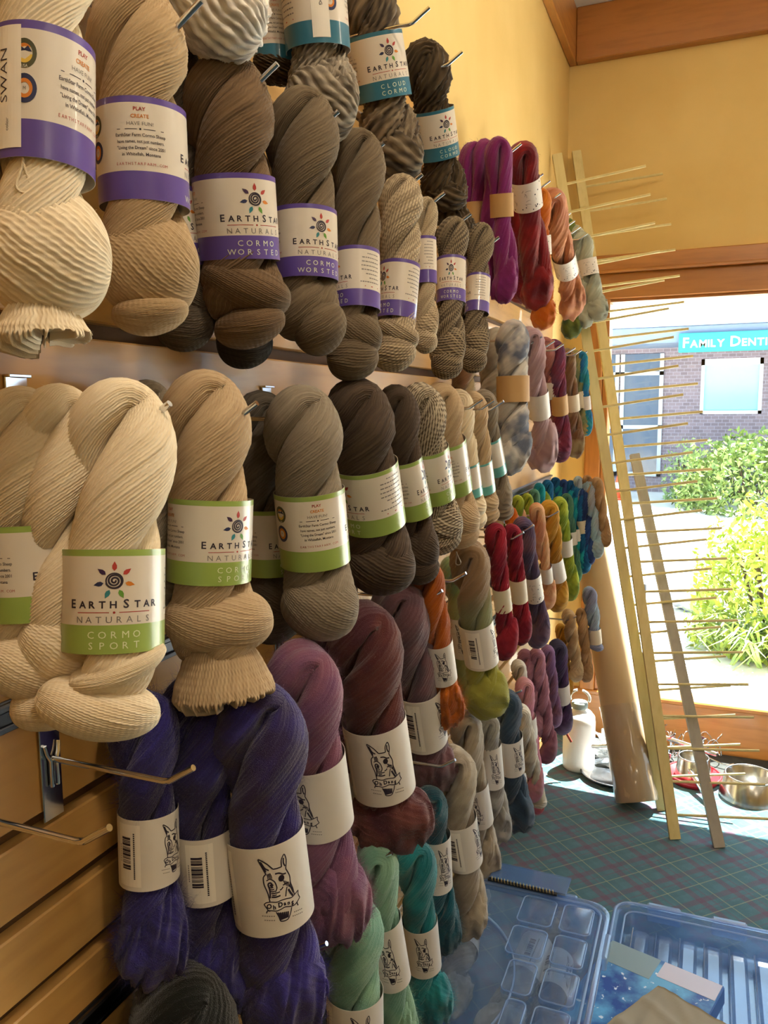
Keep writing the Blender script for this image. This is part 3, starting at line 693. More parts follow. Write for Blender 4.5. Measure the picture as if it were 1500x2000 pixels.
COL.update(dict(
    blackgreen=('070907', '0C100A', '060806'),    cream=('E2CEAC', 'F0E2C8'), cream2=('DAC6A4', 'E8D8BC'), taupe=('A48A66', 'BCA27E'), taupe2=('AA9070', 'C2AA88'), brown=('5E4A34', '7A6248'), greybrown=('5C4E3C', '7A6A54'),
    darkgrey=('4A4238', '625648'), darkbrown=('40342A', '5A4A3C'), char=('33302C', '47423C'), grey=('7C7060', '968A78'), greydark=('544C42', '6C6256'), marl=('564A3C', 'BCAE96'), marldark=('40352A', '94846A'), lightmarl=('8A7A64', 'C0AE90'),
    marlwhite=('A49C92', 'E6E0D6'), marlgrey=('544A3E', 'A89C8A'), marlbrown=('3A3026', '82725C'), blackbrown=('2E2418', '54442E'),
    indigo=('2A2464', '3A3486', '2C2450'), indigoblue=('2C266A', '40388E', '32264E'), mauve=('6E4468', '7E5676', '8A5A70'), maroon=('5A2C2C', '70403A', '4E2630'), dusk=('6A464C', '7C5A62', '5A4650'), rust=('B0580E', 'C46A18', '9A4A10'),
    moss=('8A7A50', '9A9658', '8E9A4A'), mossgreen=('6E8468', '8A9A50', 'A0A068'), mint=('7EA890', '96BEA4', '6E9C88'), green=('5E8058', '86A878', '739A70'), teal=('1A7A84', '2A939A', '186A74'), deepteal=('0E4A5A', '156070', '0C3E4C'), oat=('A89C88', 'C0B6A4', '8E8274'), slate=('2C4258', '3A5268', '24364A'), silver=('96948E', 'B8B4AC', '827E78'),
    purple=('6E1E5E', '8A2A78', '7A2260'), red=('7A1A1E', '9A2226', '6A1420'), orange=('C46A14', 'D88424', 'B85A10'), peach=('BE7C50', 'D09468', 'AE6A48'), sage=('A0A490', 'B8BAA4', '8E9486'), olive=('5A6A34', '7C8A40', '466044'), pinkish=('A86A6A', 'BE8480', '98605A'),
    braid=('B4AEA6', 'D6CEC4', '5C6478'), lilacpink=('A8848C', 'C6A6A8', 'B89AA0'), plum=('5A3450', '6E4460', '7A3048'), umber=('6A4A34', '8A6648', 'A08A64'), tanolive=('8E7C4C', 'A8945E', '6E7C58'), lagoon=('1E7C8A', '3A9CA4', '2468A0'), bluegrey=('8A9CAC', 'A6B6C0', '7A7E98'),
    crimson=('8A1A2A', 'A6283A', '74142A'), plumgrey=('5E4658', '76586C', '4C4260'), apricot=('D6A070', 'E6BC92', 'CC8A66'), mustard=('B8862A', 'CC9C3C', 'A87420'), lime=('9AA82E', 'B4BE48', '7C9430'), forest=('3E6A5A', '5A8474', '48765A'), turquoise=('128A94', '22A2A4', '0E7088'), blue=('16608E', '2474A2', '124E80'), navy=('243A72', '32508A', '1E2E5C'), iceblue=('8AA6B4', 'A4BCC4', '9A9AA0'), tan=('A8845C', 'BE9C76', '94704A'), pink=('C47A92', 'D696A6', 'BE8A90'), rose=('A87084', 'BC8896', '946478'), lavender=('7A5A86', '9474A0', '86607A'), aubergine=('4A3458', '5C4674', '3E3A50'), sand=('B89A70', 'CCB08C', 'A4845E'), hotpink=('C85A82', 'D87898', 'C8626A'), ivory=('DAD2C2', 'E8E2D4', 'C6BEB0')))
GP, GT, GG = 'purple-label skeins of the upper row', 'teal-label skeins of the top row', 'green-label skeins of the middle row'
GM, GL = 'mohair skeins of the fourth row', 'mohair skeins of the lowest row'
GF1, GF2, GF3, GF4 = 'fluffy skeins far along the top row', 'braided skeins far along the second row', 'hand-dyed skeins far along the wall', 'hand-dyed skeins hanging lowest by the jug'
XF = 0.115
BK = [(0.84, 0.15, 1.1, -28, 0.0)]
K2 = [(0.81, 0.135, 1.08, -26, 0.05), (0.895, 0.10, 0.98, 18, -0.12)]
K3 = [(0.80, 0.10, 0.95, 30, 0.05), (0.91, 0.085, 1.15, -14, -0.2)]
# --- top row: chunky yarn with teal labels
skein('pale grey chunky marled skein cut off at the top edge above the taupe skein', 'marlwhite', 'chunky', (440, -420), (432, 138), 165, XF, 'cloud', (-210, -60), 10, GT, knobs=[(0.80, 0.19, 1.05, -35, 0)])
skein('pale chunky skein showing only its tip at the top edge, left of its twin', 'marlwhite', 'chunky', (270, -480), (235, 42), 115, 0.05, 'cloud', (-290, -150), 10, GT, knobs=[(0.82, 0.17, 1.0, -30, 0)])
skein('dark brown chunky skein half hidden behind the Tule Fog skein, teal-banded care text showing', 'blackbrown', 'chunky', (520, -240), (545, 205), 84, 0.035, 'cloud', (-5, 140), -104, GT)
skein('brown-grey marled chunky skein with a Tule Fog sticker on its teal label', 'marlgrey', 'chunky', (590, -245), (640, 282), 124, XF, 'cloud', (-70, 98), -196, GT, knobs=[(0.82, 0.17, 1.12, -35, 0)], sticker=('TULE FOG', '24'))
skein('dark marled chunky skein with teal Cloud Cormo label, sun logo turned to the right', 'marlbrown', 'chunky', (716, -32), (775, 362), 106, XF, 'cloud', (58, 190), -22, GT, knobs=[(0.81, 0.17, 1.2, -35, 0)], h=(830, 25))
skein('blackish brown chunky skein at the end of the teal-label row, loose loops at its foot', 'blackbrown', 'chunky', (822, 80), (880, 452), 82, XF, 'cloud', (200, 300), -30, GT, fan=(.82, 1.0, 0.05), knobs=[(0.78, 0.10, 0.95, -20, 0)], h=(895, 110))
# --- upper row: purple Cormo Worsted labels
skein('cream worsted skein at the left edge, Swan handwritten on its purple-banded label', 'cream', 'fine', (78, -240), (92, 668), 186, XF+0.01, 'worsted', (80, 350), -152, GP, strands=44, knobs=[(0.80, 0.145, 1.2, -18, 0.05)], fan=(.90, .85, -0.1), h=(190, -128), loops=[(-.35, .64, .07)], sticker=('SWAN', 'color'))
skein('light taupe worsted skein showing Play Create Have Fun on its purple label', 'taupe', 'fine', (262, -25), (296, 656), 168, XF, 'worsted', (208, 408), -103, GP, knobs=[(0.79, 0.155, 1.1, -30, 0.05), (0.93, 0.055, 0.75, 10, 0)], h=(380, 20))
skein('dark grey worsted skein tucked behind the light taupe one, a sliver of purple label showing', 'darkgrey', 'fine', (330, 70), (368, 684), 105, 0.03, 'worsted', (365, 525), -10, GP, knobs=K2)
skein('brown worsted skein with purple Cormo Worsted label and a light streak across the sun logo', 'brown', 'fine', (435, 108), (482, 674), 156, XF, 'worsted', (338, 508), -27, GP, knobs=[(0.79, 0.145, 1.08, -25, 0.1), (0.92, 0.075, 0.8, 15, 0.1)], h=(530, 140))
skein('charcoal worsted skein whose foot shows between the two brown purple-label skeins', 'char', 'fine', (470, 150), (483, 718), 100, 0.03, None, None, 0, GP, knobs=K2)
skein('grey-brown worsted skein with purple label, a loose strand looping at its gathered foot', 'greybrown', 'fine', (588, 176), (600, 708), 126, XF, 'worsted', (408, 552), -30, GP, knobs=[(0.80, 0.14, 1.05, 55, -0.15), (0.86, 0.10, 0.85, 50, 0.32)], h=(650, 230))
skein('grey-brown worsted skein with care text on purple label, between the looped-foot one and light marl', 'greybrown', 'fine', (700, 255), (692, 742), 92, XF, 'worsted', (490, 612), 60, GP, knobs=K2, h=(740, 290))
skein('pale marled worsted skein with right half of the logo showing on its purple label', 'lightmarl', 'marl', (793, 343), (772, 724), 77, XF, 'worsted', (515, 630), 48, GP, knobs=K2, h=(816, 350))
skein('pale marled worsted skein just behind and right of its twin, text turned sideways', 'lightmarl', 'marl', (836, 385), (832, 690), 42, XF-0.02, 'worsted', (462, 558), 80, GP, knobs=K2, h=(860, 385))
skein('dark marled worsted skein with a small full sun logo on its purple label', 'marldark', 'marl', (886, 425), (874, 740), 56, XF, 'worsted', (505, 597), 0, GP, knobs=K2, h=(912, 425))
skein('dark marled worsted skein wedged between two others, only a strip of purple label visible', 'marldark', 'marl', (915, 440), (900, 700), 40, XF-0.02, 'worsted', (508, 600), -120, GP)
skein('dark marled worsted skein last in the purple-label row, beside the magenta fleece', 'marldark', 'marl', (940, 437), (925, 728), 46, XF, 'worsted', (540, 618), 85, GP, knobs=K2, h=(968, 470))
# --- middle row: green Cormo Sport labels
skein('cream sport skein cut by the left edge, label text Play Create at its side', 'cream2', 'fine', (38, 756), (68, 1412), 158, 0.05, 'sport', (1010, 1203), -55, GG, knobs=[(0.80, 0.11, 1.0, -20, 0), (0.92, 0.08, 0.9, 15, 0.4)])
skein('plump cream sport skein hanging between two others, its label hidden', 'cream', 'fine', (112, 750), (135, 1330), 150, 0.08, None, None, 0, GG, phi0=0.5)
skein('front cream sport skein with full sun logo on its green Cormo Sport label', 'cream', 'fine', (238, 743), (212, 1428), 188, XF+0.01, 'sport', (1068, 1272), 0, GG, knobs=[(0.81, 0.09, 0.95, 28, 0.1), (0.915, 0.085, 1.12, -14, -0.18)], phi0=0.25, turns=-1.0, h=(318, 803))
skein('grey skein whose rounded top peeks out between the cream and taupe skeins', 'grey', 'fine', (285, 742), (320, 1180), 95, 0.02, None, None, 0, GG)
skein('taupe sport skein with green label, wound crosswise at the foot and ending in loose loops', 'taupe2', 'fine', (395, 724), (425, 1358), 158, XF, 'sport', (962, 1130), -38, GG, knobs=[(0.745, 0.105, 1.22, -6, 0.12)], fan=(.80, 1.12, 0.12), h=(490, 800))
skein('dark grey sport skein behind the taupe one, Earth lettering cut off on its green label', 'greydark', 'fine', (505, 764), (545, 1248), 104, 0.06, 'sport', (982, 1116), -45, GG, knobs=K2)
skein('grey-taupe sport skein with emblems and Play Create text on its green label', 'grey', 'fine', (592, 754), (632, 1242), 134, XF, 'sport', (942, 1094), -114, GG, knobs=[(0.84, 0.155, 1.08, -30, 0.05)], h=(622, 798))
skein('dark brown sport skein with care text right and Star lettering left on green label', 'darkbrown', 'fine', (688, 741), (752, 1148), 122, XF, 'sport', (890, 1018), 55, GG, knobs=[(0.845, 0.15, 1.08, -22, 0)], h=(724, 799))
skein('slim dark brown sport skein, letter E at the right of its green label', 'darkbrown', 'fine', (768, 753), (828, 1134), 70, XF, 'sport', (883, 998), -72, GG, knobs=K2, h=(803, 797))
skein('black and cream marled sport skein with a loop of yarn dangling from its foot', 'marl', 'marl', (815, 752), (868, 1072), 78, XF, 'sport', (862, 967), -62, GG, knobs=K2, loops=[(.55, .97, .09)], h=(845, 795))
skein('tan-grey sport skein with green label, fourth from the end of its row', 'taupe2', 'fine', (856, 750), (908, 1062), 66, XF, 'sport', (848, 952), -98, GG, knobs=K2, h=(888, 792))
skein('pale cream sport skein behind the tan-grey one, third from the end of its row', 'cream', 'fine', (892, 762), (930, 1030), 46, XF-0.02, 'turq', (895, 962), 40, GG, knobs=K2)
skein('oat-coloured sport skein with small turquoise label, second from the end of its row', 'taupe2', 'fine', (920, 768), (955, 1020), 44, XF, 'turq', (890, 956), 20, GG, knobs=K2)
skein('grey sport skein with turquoise label at the end of the middle row', 'grey', 'fine', (942, 764), (985, 1012), 40, XF, 'turq', (845, 918), 70, GG, knobs=K2)
# --- fourth row: mohair with white animal labels
MK = [(0.83, 0.16, 1.12, -15, 0.0)]
skein('indigo mohair skein nearest the wall, white label with half the animal drawing', 'indigo', 'mohair', (275, 1345), (305, 1910), 112, 0.03, 'animal', (1570, 1710), -50, GM, knobs=MK)
skein('indigo mohair skein in the middle of three, bar code facing out on its white label', 'indigo', 'mohair', (372, 1322), (425, 1990), 122, 0.075, 'animal', (1592, 1727), -82, GM, knobs=[(0.83, 0.14, 1.15, -15, 0.15)])
skein('front indigo mohair skein with the full animal drawing and banner on its white label', 'indigoblue', 'mohair', (505, 1330), (555, 2030), 152, XF, 'animal', (1598, 1768), -14, GM, knobs=[(0.82, 0.13, 1.1, -20, 0.1), (0.93, 0.06, 0.8, 10, 0.1)], h=(535, 1393))
skein('mauve mohair skein, its white label turned so the animal looks left', 'mauve', 'mohair', (588, 1256), (655, 1840), 128, XF-0.01, 'animal', (1452, 1594), 28, GM, knobs=[(0.82, 0.16, 1.2, -15, 0.05)], h=(620, 1330))
skein('reddish brown mohair skein with full animal drawing, plump gathered foot', 'maroon', 'mohair', (718, 1180), (765, 1668), 122, XF, 'animal', (1384, 1530), -8, GM, knobs=[(0.82, 0.17, 1.3, -10, 0.15)], h=(738, 1238))
skein('dark maroon mohair skein in shadow behind the reddish brown one', 'maroon', 'mohair', (640, 1170), (725, 1655), 96, 0.06, 'animal', (1455, 1570), 60, GM)
skein('dusky mauve-grey mohair skein with bar code side of its label showing', 'dusk', 'mohair', (770, 1130), (855, 1548), 88, XF-0.02, 'animal', (1322, 1430), -65, GM, knobs=MK)
skein('bright orange rust mohair skein with a small animal label', 'rust', 'mohair', (838, 1095), (880, 1420), 58, XF, 'animal', (1238, 1320), -10, GM, knobs=MK, h=(856, 1160))
skein('dull green mohair skein behind the rust one, sketch label in shade', 'mossgreen', 'mohair', (880, 1090), (920, 1370), 44, 0.06, 'animal', (1190, 1272), 0, GM)
skein('brown to yellow-green mohair skein with bar code on a long white label', 'moss', 'mohair', (912, 1060), (952, 1398), 66, XF, 'animal', (1200, 1286), -75, GM, knobs=[(0.84, 0.15, 1.25, -15, 0.15)], h=(936, 1105))
# --- lowest row
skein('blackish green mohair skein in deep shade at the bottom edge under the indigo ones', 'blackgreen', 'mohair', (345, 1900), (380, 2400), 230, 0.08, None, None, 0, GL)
skein('pale green mohair skein just visible right of the indigo yarn, cut by the bottom edge', 'green', 'mohair', (622, 1815), (622, 2200), 62, 0.075, None, None, 0, GL)
skein('mint green mohair skein with animal label cut by the bottom edge', 'mint', 'mohair', (690, 1755), (705, 2240), 108, XF, 'animal', (1925, 2045), -15, GL, knobs=MK, h=(715, 1735))
skein('light mint mohair skein behind the larger mint one, full animal label', 'mint', 'mohair', (752, 1655), (790, 2080), 72, XF-0.02, 'animal', (1782, 1900), -5, GL, knobs=MK, h=(757, 1672))
skein('bright teal mohair skein with white animal label beside the clear tub', 'teal', 'mohair', (805, 1640), (838, 1995), 68, XF, 'animal', (1785, 1882), -5, GL, knobs=[(0.84, 0.15, 1.25, -10, 0.2)])
skein('deep teal mohair skein with its label turned edge-on', 'deepteal', 'mohair', (835, 1540), (872, 1858), 60, XF, 'animal', (1620, 1722), -35, GL, knobs=MK)
skein('oat-coloured mohair skein with bar code label hanging over the clear tub', 'oat', 'mohair', (880, 1462), (922, 1834), 72, XF, 'animal', (1580, 1672), -72, GL, knobs=[(0.84, 0.13, 0.95, -30, 0.0)], h=(905, 1468))
skein('oat-coloured mohair skein with narrow animal label behind the bar code one', 'oat', 'mohair', (905, 1392), (958, 1724), 50, XF-0.02, 'animal', (1515, 1592), 10, GL, knobs=MK)
skein('silver-grey mohair skein left of the slate blue one', 'silver', 'mohair', (948, 1395), (980, 1645), 42, XF, 'animal', (1446, 1524), -20, GL, knobs=MK)
skein('slate blue mohair skein with a plain-sided white label', 'slate', 'mohair', (985, 1350), (1012, 1620), 50, XF, 'animal', (1428, 1498), -40, GL, knobs=[(0.84, 0.16, 1.25, -10, 0.1)], h=(1008, 1352))
skein('ivory braided skein with a tan band beside the slate blue one', 'ivory', 'hand', (1015, 1380), (1058, 1590), 30, XF, 'tan', (1515, 1560), 0, GL, turns=-2.0)
# --- far along the top row
skein('magenta fleece skein nearest the teal-label row', 'purple', 'mohair', (922, 276), (935, 560), 44, 0.06, 'kraft', (392, 438), 0, GF1, turns=-0.6)
skein('magenta fleece skein in the middle of three', 'purple', 'mohair', (946, 272), (955, 580), 46, 0.09, None, None, 0, GF1, turns=-0.6)
skein('front magenta fleece skein with a golden kraft band', 'purple', 'mohair', (976, 266), (992, 602), 44, XF, 'kraft', (372, 420), 0, GF1, turns=-0.7, knobs=[(0.82, 0.15, 1.0, -25, 0)], h=(995, 258))
skein('deep red fleece skein with dotted white label', 'red', 'mohair', (1016, 278), (1058, 606), 54, XF, 'dots', (340, 396), 0, GF1, turns=-0.8, knobs=[(0.82, 0.16, 1.05, -25, 0)], h=(1042, 318))
skein('deep red fleece skein behind the front red one, edge of dotted label showing', 'red', 'mohair', (1000, 300), (1020, 590), 44, 0.06, 'dots', (348, 400), 40, GF1, turns=-0.7)
skein('orange fleece skein with a bell-shaped foot under the red one', 'orange', 'mohair', (1062, 365), (1064, 645), 38, 0.08, 'dots', (455, 495), 0, GF1, knobs=[(0.86, 0.13, 1.15, -20, 0)], h=(1071, 358))
skein('peach fleece skein with dotted white label right of the orange one', 'peach', 'mohair', (1084, 372), (1126, 614), 44, XF, 'dots', (485, 522), 0, GF1, turns=-1.4, h=(1090, 384))
skein('dark olive fleece skein whose foot shows under the peach one', 'olive', 'mohair', (1105, 425), (1122, 662), 34, 0.06, None, None, 0, GF1)
skein('pale sage fleece skein half hidden between peach and grey-sage', 'sage', 'mohair', (1122, 440), (1148, 640), 30, 0.08, 'dots', (515, 545), 30, GF1)
skein('grey-sage fleece skein last in the top row, near the wooden rack', 'sage', 'mohair', (1136, 454), (1172, 625), 38, XF, 'dots', (505, 538), 0, GF1, turns=-1.3, h=(1146, 460))
# --- far along the second row
skein('dim tan braided skein in shade behind the grey sport skeins', 'umber', 'mohair', (905, 690), (905, 870), 46, 0.04, None, None, 0, GF2, turns=-1.6)
skein('grey-tan braided skein behind the white and navy braid', 'oat', 'mohair', (962, 640), (965, 850), 54, 0.06, None, None, 0, GF2, turns=-1.8)
skein('white, grey and navy braided skein with a wide kraft band', 'braid', 'mohair', (1002, 626), (1002, 932), 62, XF, 'kraft', (732, 786), 0, GF2, turns=-2.0, knobs=[(0.82, 0.17, 1.1, -40, 0)], h=(1022, 652))
skein('fluffy pale pink and lilac skein with white label', 'lilacpink', 'mohair', (1036, 640), (1068, 922), 42, XF, 'plain', (755, 805), 0, GF2, turns=-1.4, knobs=[(0.80, 0.19, 1.3, -20, 0)], h=(1052, 661))
skein('dusty rose skein between the pale pink and the plum one', 'pinkish', 'hand', (1064, 660), (1088, 860), 28, 0.09, 'plain', (735, 770), 0, GF2, turns=-2)
skein('plum skein with a kraft band, crimson at the foot', 'plum', 'hand', (1082, 664), (1102, 902), 32, XF, 'kraft', (764, 803), 0, GF2, turns=-1.6)
skein('umber brown skein with fluffy dark foot', 'umber', 'mohair', (1106, 680), (1130, 894), 27, XF, 'tan', (765, 800), 0, GF2, turns=-1.5)
skein('tan and olive skein beside the lagoon blue one', 'tanolive', 'hand', (1121, 684), (1144, 854), 22, XF, 'tan', (762, 796), 0, GF2, turns=-1.8)
skein('lagoon blue skein last in the second row', 'lagoon', 'hand', (1136, 686), (1150, 852), 18, XF, 'plain', (772, 800), 0, GF2, turns=-1.8)
# --- far rows of hand-dyed skeins
def far(d, col, top, bot, w, x=XF, lab=None, ly=None, g=GF3, **k): 
    k.setdefault('turns', -1.6); skein(d, col, 'hand', top, bot, w, x, lab, ly, 0, g, **k)
far('crimson skein left of its twin, tan band and plump red foot', 'crimson', (968, 1022), (994, 1288), 34, XF, 'tan', (1138, 1186), knobs=[(0.83, 0.17, 1.2, -25, 0.1)], h=(986, 1066))
far('crimson skein beside the plum-grey one, tan band higher than its twin', 'crimson', (1001, 1026), (1026, 1258), 32, XF, 'tan', (1122, 1168), h=(1017, 1044))
far('plum-grey skein with dotted white label', 'plumgrey', (1020, 1014), (1062, 1263), 35, XF, 'dots', (1110, 1160), h=(1037, 1030))
far('apricot skein with round top and narrow white label', 'apricot', (1046, 985), (1078, 1190), 24, XF, 'plain', (1098, 1130))
far('mustard yellow skein with a plain white label', 'mustard', (1072, 980), (1097, 1192), 32, XF, 'plain', (1083, 1126), turns=-2, h=(1086, 1002))
far('lime green skein right of the mustard one', 'lime', (1090, 972), (1122, 1172), 26, XF, 'plain', (1045, 1078), turns=-2.2)
far('forest green skein between lime and turquoise', 'forest', (1105, 964), (1130, 1140), 20, XF, 'plain', (1035, 1062))
far('turquoise skein with a bright twisted foot', 'turquoise', (1116, 956), (1140, 1122), 20, XF, 'plain', (1030, 1055))
far('bright blue skein with a peach-coloured band', 'blue', (1129, 950), (1147, 1120), 20, XF, 'tan', (1014, 1040))
far('navy blue skein right of the bright blue one', 'navy', (1139, 953), (1155, 1104), 20, XF)
far('ice blue and grey skein second from the end', 'iceblue', (1148, 938), (1171, 1090), 22, XF)
far('tan skein at the very end of the row, over the cardboard roll', 'tan', (1164, 932), (1187, 1068), 20, XF)
# rounded tops of the skeins nearer the wall
for d, c, tp, w in (('dark plum', 'plumgrey', (960, 1018), 30), ('rose', 'rose', (1002, 1003), 26), ('orange', 'orange', (996, 990), 24), ('apricot', 'apricot', (1012, 990), 26), ('olive', 'lime', (1010, 968), 22), ('leaf green', 'lime', (1028, 964), 22), ('forest', 'forest', (1042, 956), 20), ('lime', 'lime', (1062, 960), 22), ('deep teal', 'turquoise', (1052, 944), 20), ('teal', 'forest', (1076, 952), 20), ('sea blue', 'blue', (1068, 938), 20), ('petrol', 'turquoise', (1090, 946), 20), ('royal blue', 'blue', (1084, 932), 20), ('dark navy', 'navy', (1100, 936), 18), ('cobalt', 'blue', (1114, 938), 18), ('grey-blue', 'iceblue', (1128, 930), 18), ('warm grey', 'tan', (1146, 928), 18)):
    far('rounded top of the '+d+' skein nearer the wall in the far hand-dyed row', c, tp, (tp[0]+12, tp[1]+130), w, 0.05 if tp[1] > 950 else 0.06)
# lowest far row
far('dusky rose skein under the crimson ones', 'rose', (1024, 1272), (1050, 1440), 28, 0.08, None, None, GF4)
far('pale cream-pink skein with round top under the crimson ones', 'ivory', (1010, 1292), (1040, 1450), 26, 0.09, None, None, GF4)
far('soft pink skein with white label and hot pink foot', 'pink', (1022, 1326), (1050, 1566), 30, XF, 'plain', (1392, 1432), GF4)
far('long rose-mauve twisted skein reaching lowest beside the jug', 'rose', (1046, 1270), (1078, 1490), 28, XF, None, None, GF4, turns=-2.2)
far('hot pink skein below the soft pink one', 'hotpink', (1040, 1430), (1056, 1590), 20, 0.08, None, None, GF4)
far('lavender skein between rose-mauve and aubergine', 'lavender', (1068, 1262), (1088, 1420), 24, 0.10, None, None, GF4)
far('aubergine skein with a white label beside the white jug', 'aubergine', (1087, 1252), (1104, 1432), 32, XF, 'plain', (1328, 1366), GF4)
far('yellow-olive skein peeping out under the mustard one', 'mustard', (1094, 1218), (1112, 1360), 20, 0.08, None, None, GF4)
far('sand-coloured twisted skein over the jug', 'sand', (1116, 1192), (1130, 1330), 24, XF, None, None, GF4, turns=-2, h=(1122, 1206))
far('brown skein between the sand and the grey-blue one', 'tan', (1134, 1188), (1150, 1332), 20, XF, None, None, GF4)
far('grey-blue skein with tan band in front of the cardboard roll', 'bluegrey', (1149, 1146), (1168, 1283), 24, XF, 'tan', (1226, 1256), GF4)

# ---------------------------------------------------------------- hooks
for px, py, d in ((830, 25, 'above the dark Cloud Cormo skein'), (895, 110, 'holding the blackish brown chunky skein'), (1012, 287, 'holding the deep red fleece'), (1055, 345, 'above the orange fleece'), (1069, 358, 'just right of the one above the orange fleece'), (1090, 382, 'holding the peach fleece'), (1110, 420, 'first of four bare tips right of the peach fleece'), (1118, 435, 'second of four bare tips right of the peach fleece'), (1129, 447, 'third of four bare tips right of the peach fleece'), (1143, 460, 'holding the grey-sage fleece')):
    hook(px, py, 'chrome hook in the top row '+d, 'hooks of the top row')
for px, py, d in ((190, -128, 'holding the cream Swan skein'), (380, 20, 'holding the light taupe skein'), (530, 140, 'holding the brown worsted skein'), (650, 230, 'holding the loop-footed grey-brown skein'), (740, 290, 'holding the care-text grey-brown skein'), (816, 350, 'holding the pale marled skein'), (860, 385, 'holding the second pale marled skein'), (912, 425, 'holding the dark marled skein with the sun logo'), (968, 470, 'holding the last dark marled skein')):
    hook(px, py, 'chrome hook in the upper row '+d, 'hooks of the upper row')
for px, py, d in ((318, 803, 'holding the three cream skeins'), (490, 800, 'holding the taupe sport skein'), (622, 798, 'holding the grey-taupe sport skein'), (724, 799, 'holding the dark brown sport skein'), (935, 786, 'first of three at the row end'), (958, 788, 'second of three at the row end'), (977, 789, 'last at the row end')):
    hook(px, py, 'chrome hook in the middle row '+d, 'hooks of the middle row')
for px, py, d in ((200, 1628, 'empty and nearest the left edge'), (365, 1510, 'empty, with its flat bracket in full view'), (620, 1330, 'holding the mauve mohair'), (738, 1238, 'holding the reddish brown mohair'), (856, 1160, 'crossing the orange rust mohair'), (903, 1125, 'between rust and yellow-green mohair'), (1017, 1044, 'holding the crimson skein'), (1037, 1030, 'holding the plum-grey skein'), (1086, 1002, 'holding the mustard skein')):
    hook(px, py, 'chrome hook in the fourth row '+d, 'hooks of the fourth row')
for px, py, d in ((628, 1849, 'beside the mint mohair'), (757, 1672, 'holding the light mint mohair'), (882, 1489, 'holding the oat mohair'), (1013, 1352, 'over the slate blue mohair'), (1122, 1206, 'holding the sand-coloured skein')):
    hook(px, py, 'chrome hook in the lowest row '+d, 'hooks of the lowest row')
for i, (px, py) in enumerate(((1022, 654), (1053, 662), (1078, 670), (1096, 676), (1119, 683), (1132, 687), (1143, 690))):
    hook(px, py, ('first', 'second', 'third', 'fourth', 'fifth', 'sixth', 'last')[i]+' chrome hook from the left in the far second row of braids', 'hooks of the far second row')

# ---------------------------------------------------------------- leaning peg racks
rack_wood = wood('pale_pine', 'D8C88E', 'CDBB80', 'B8A468', 'z', 0.6)
def obox(m, p0, p1, w, d, side):
    p0, p1 = np.array(p0, float), np.array(p1, float); t = p1-p0; t /= np.linalg.norm(t)
    a = np.array(side, float); a -= t*(a@t); a /= np.linalg.norm(a); b = np.cross(t, a); v = []
    for p in (p0, p1):
        for sa, sb in ((-1, -1), (1, -1), (1, 1), (-1, 1)): v.append(p+a*sa*w/2+b*sb*d/2)
    return m.add(v, [(3, 2, 1, 0), (4, 5, 6, 7), (0, 1, 5, 4), (1, 2, 6, 5), (2, 3, 7, 6), (3, 0, 4, 7)])
def peg_rack(p0, p1, off, zstep, z0, z1, label, matr=None, back=0.0):
    p0, p1 = np.array(p0), np.array(p1); off = np.array(off)
    r = empty('peg_rack', tuple(p0)); tag(r, label, 'rack', 'wooden peg racks leaning by the window')
    obox(MB(), (0, 0, 0), p1-p0, 0.022, 0.036, (0.3, -1, 0)).build('rail', matr or rack_wood, r)
    z = z0; me = None
    while z < z1:
        c = (p1-p0)*((z-p0[2])/(p1[2]-p0[2]))
        if me is None:
            o = smooth_by_angle(MB().tube([-off*back, off], 0.0048, 8).build('peg', rack_wood, r)); me = o.data
        else: o = link('peg', me, r)
        o.location = c; z += zstep
    return r
peg_rack((0.546, 2.788, 0), (0.042, 3.53, 2.54), (0.314, 0.035, 0.027), 0.105, 0.075, 2.40, 'tall wooden rail with long pegs leaning into the corner, the front one', back=0.06)
peg_rack((0.493, 2.985, 0), (0.022, 3.20, 2.44), (0.300, 0.040, 0.045), 0.105, 0.12, 2.35, 'tall wooden rail with long pegs just behind the front one, touching the left wall', back=0.06)
peg_rack((0.688, 2.784, 0), (0.330, 3.30, 1.300), (0.02, 0.05, 0.01), 0.105, 1.29, 1.28, 'short grey-brown wooden rail leaning in front of the window, no long pegs', wood('weathered_pine', 'A29C92', '969086', '827C72', 'z', 0.6))

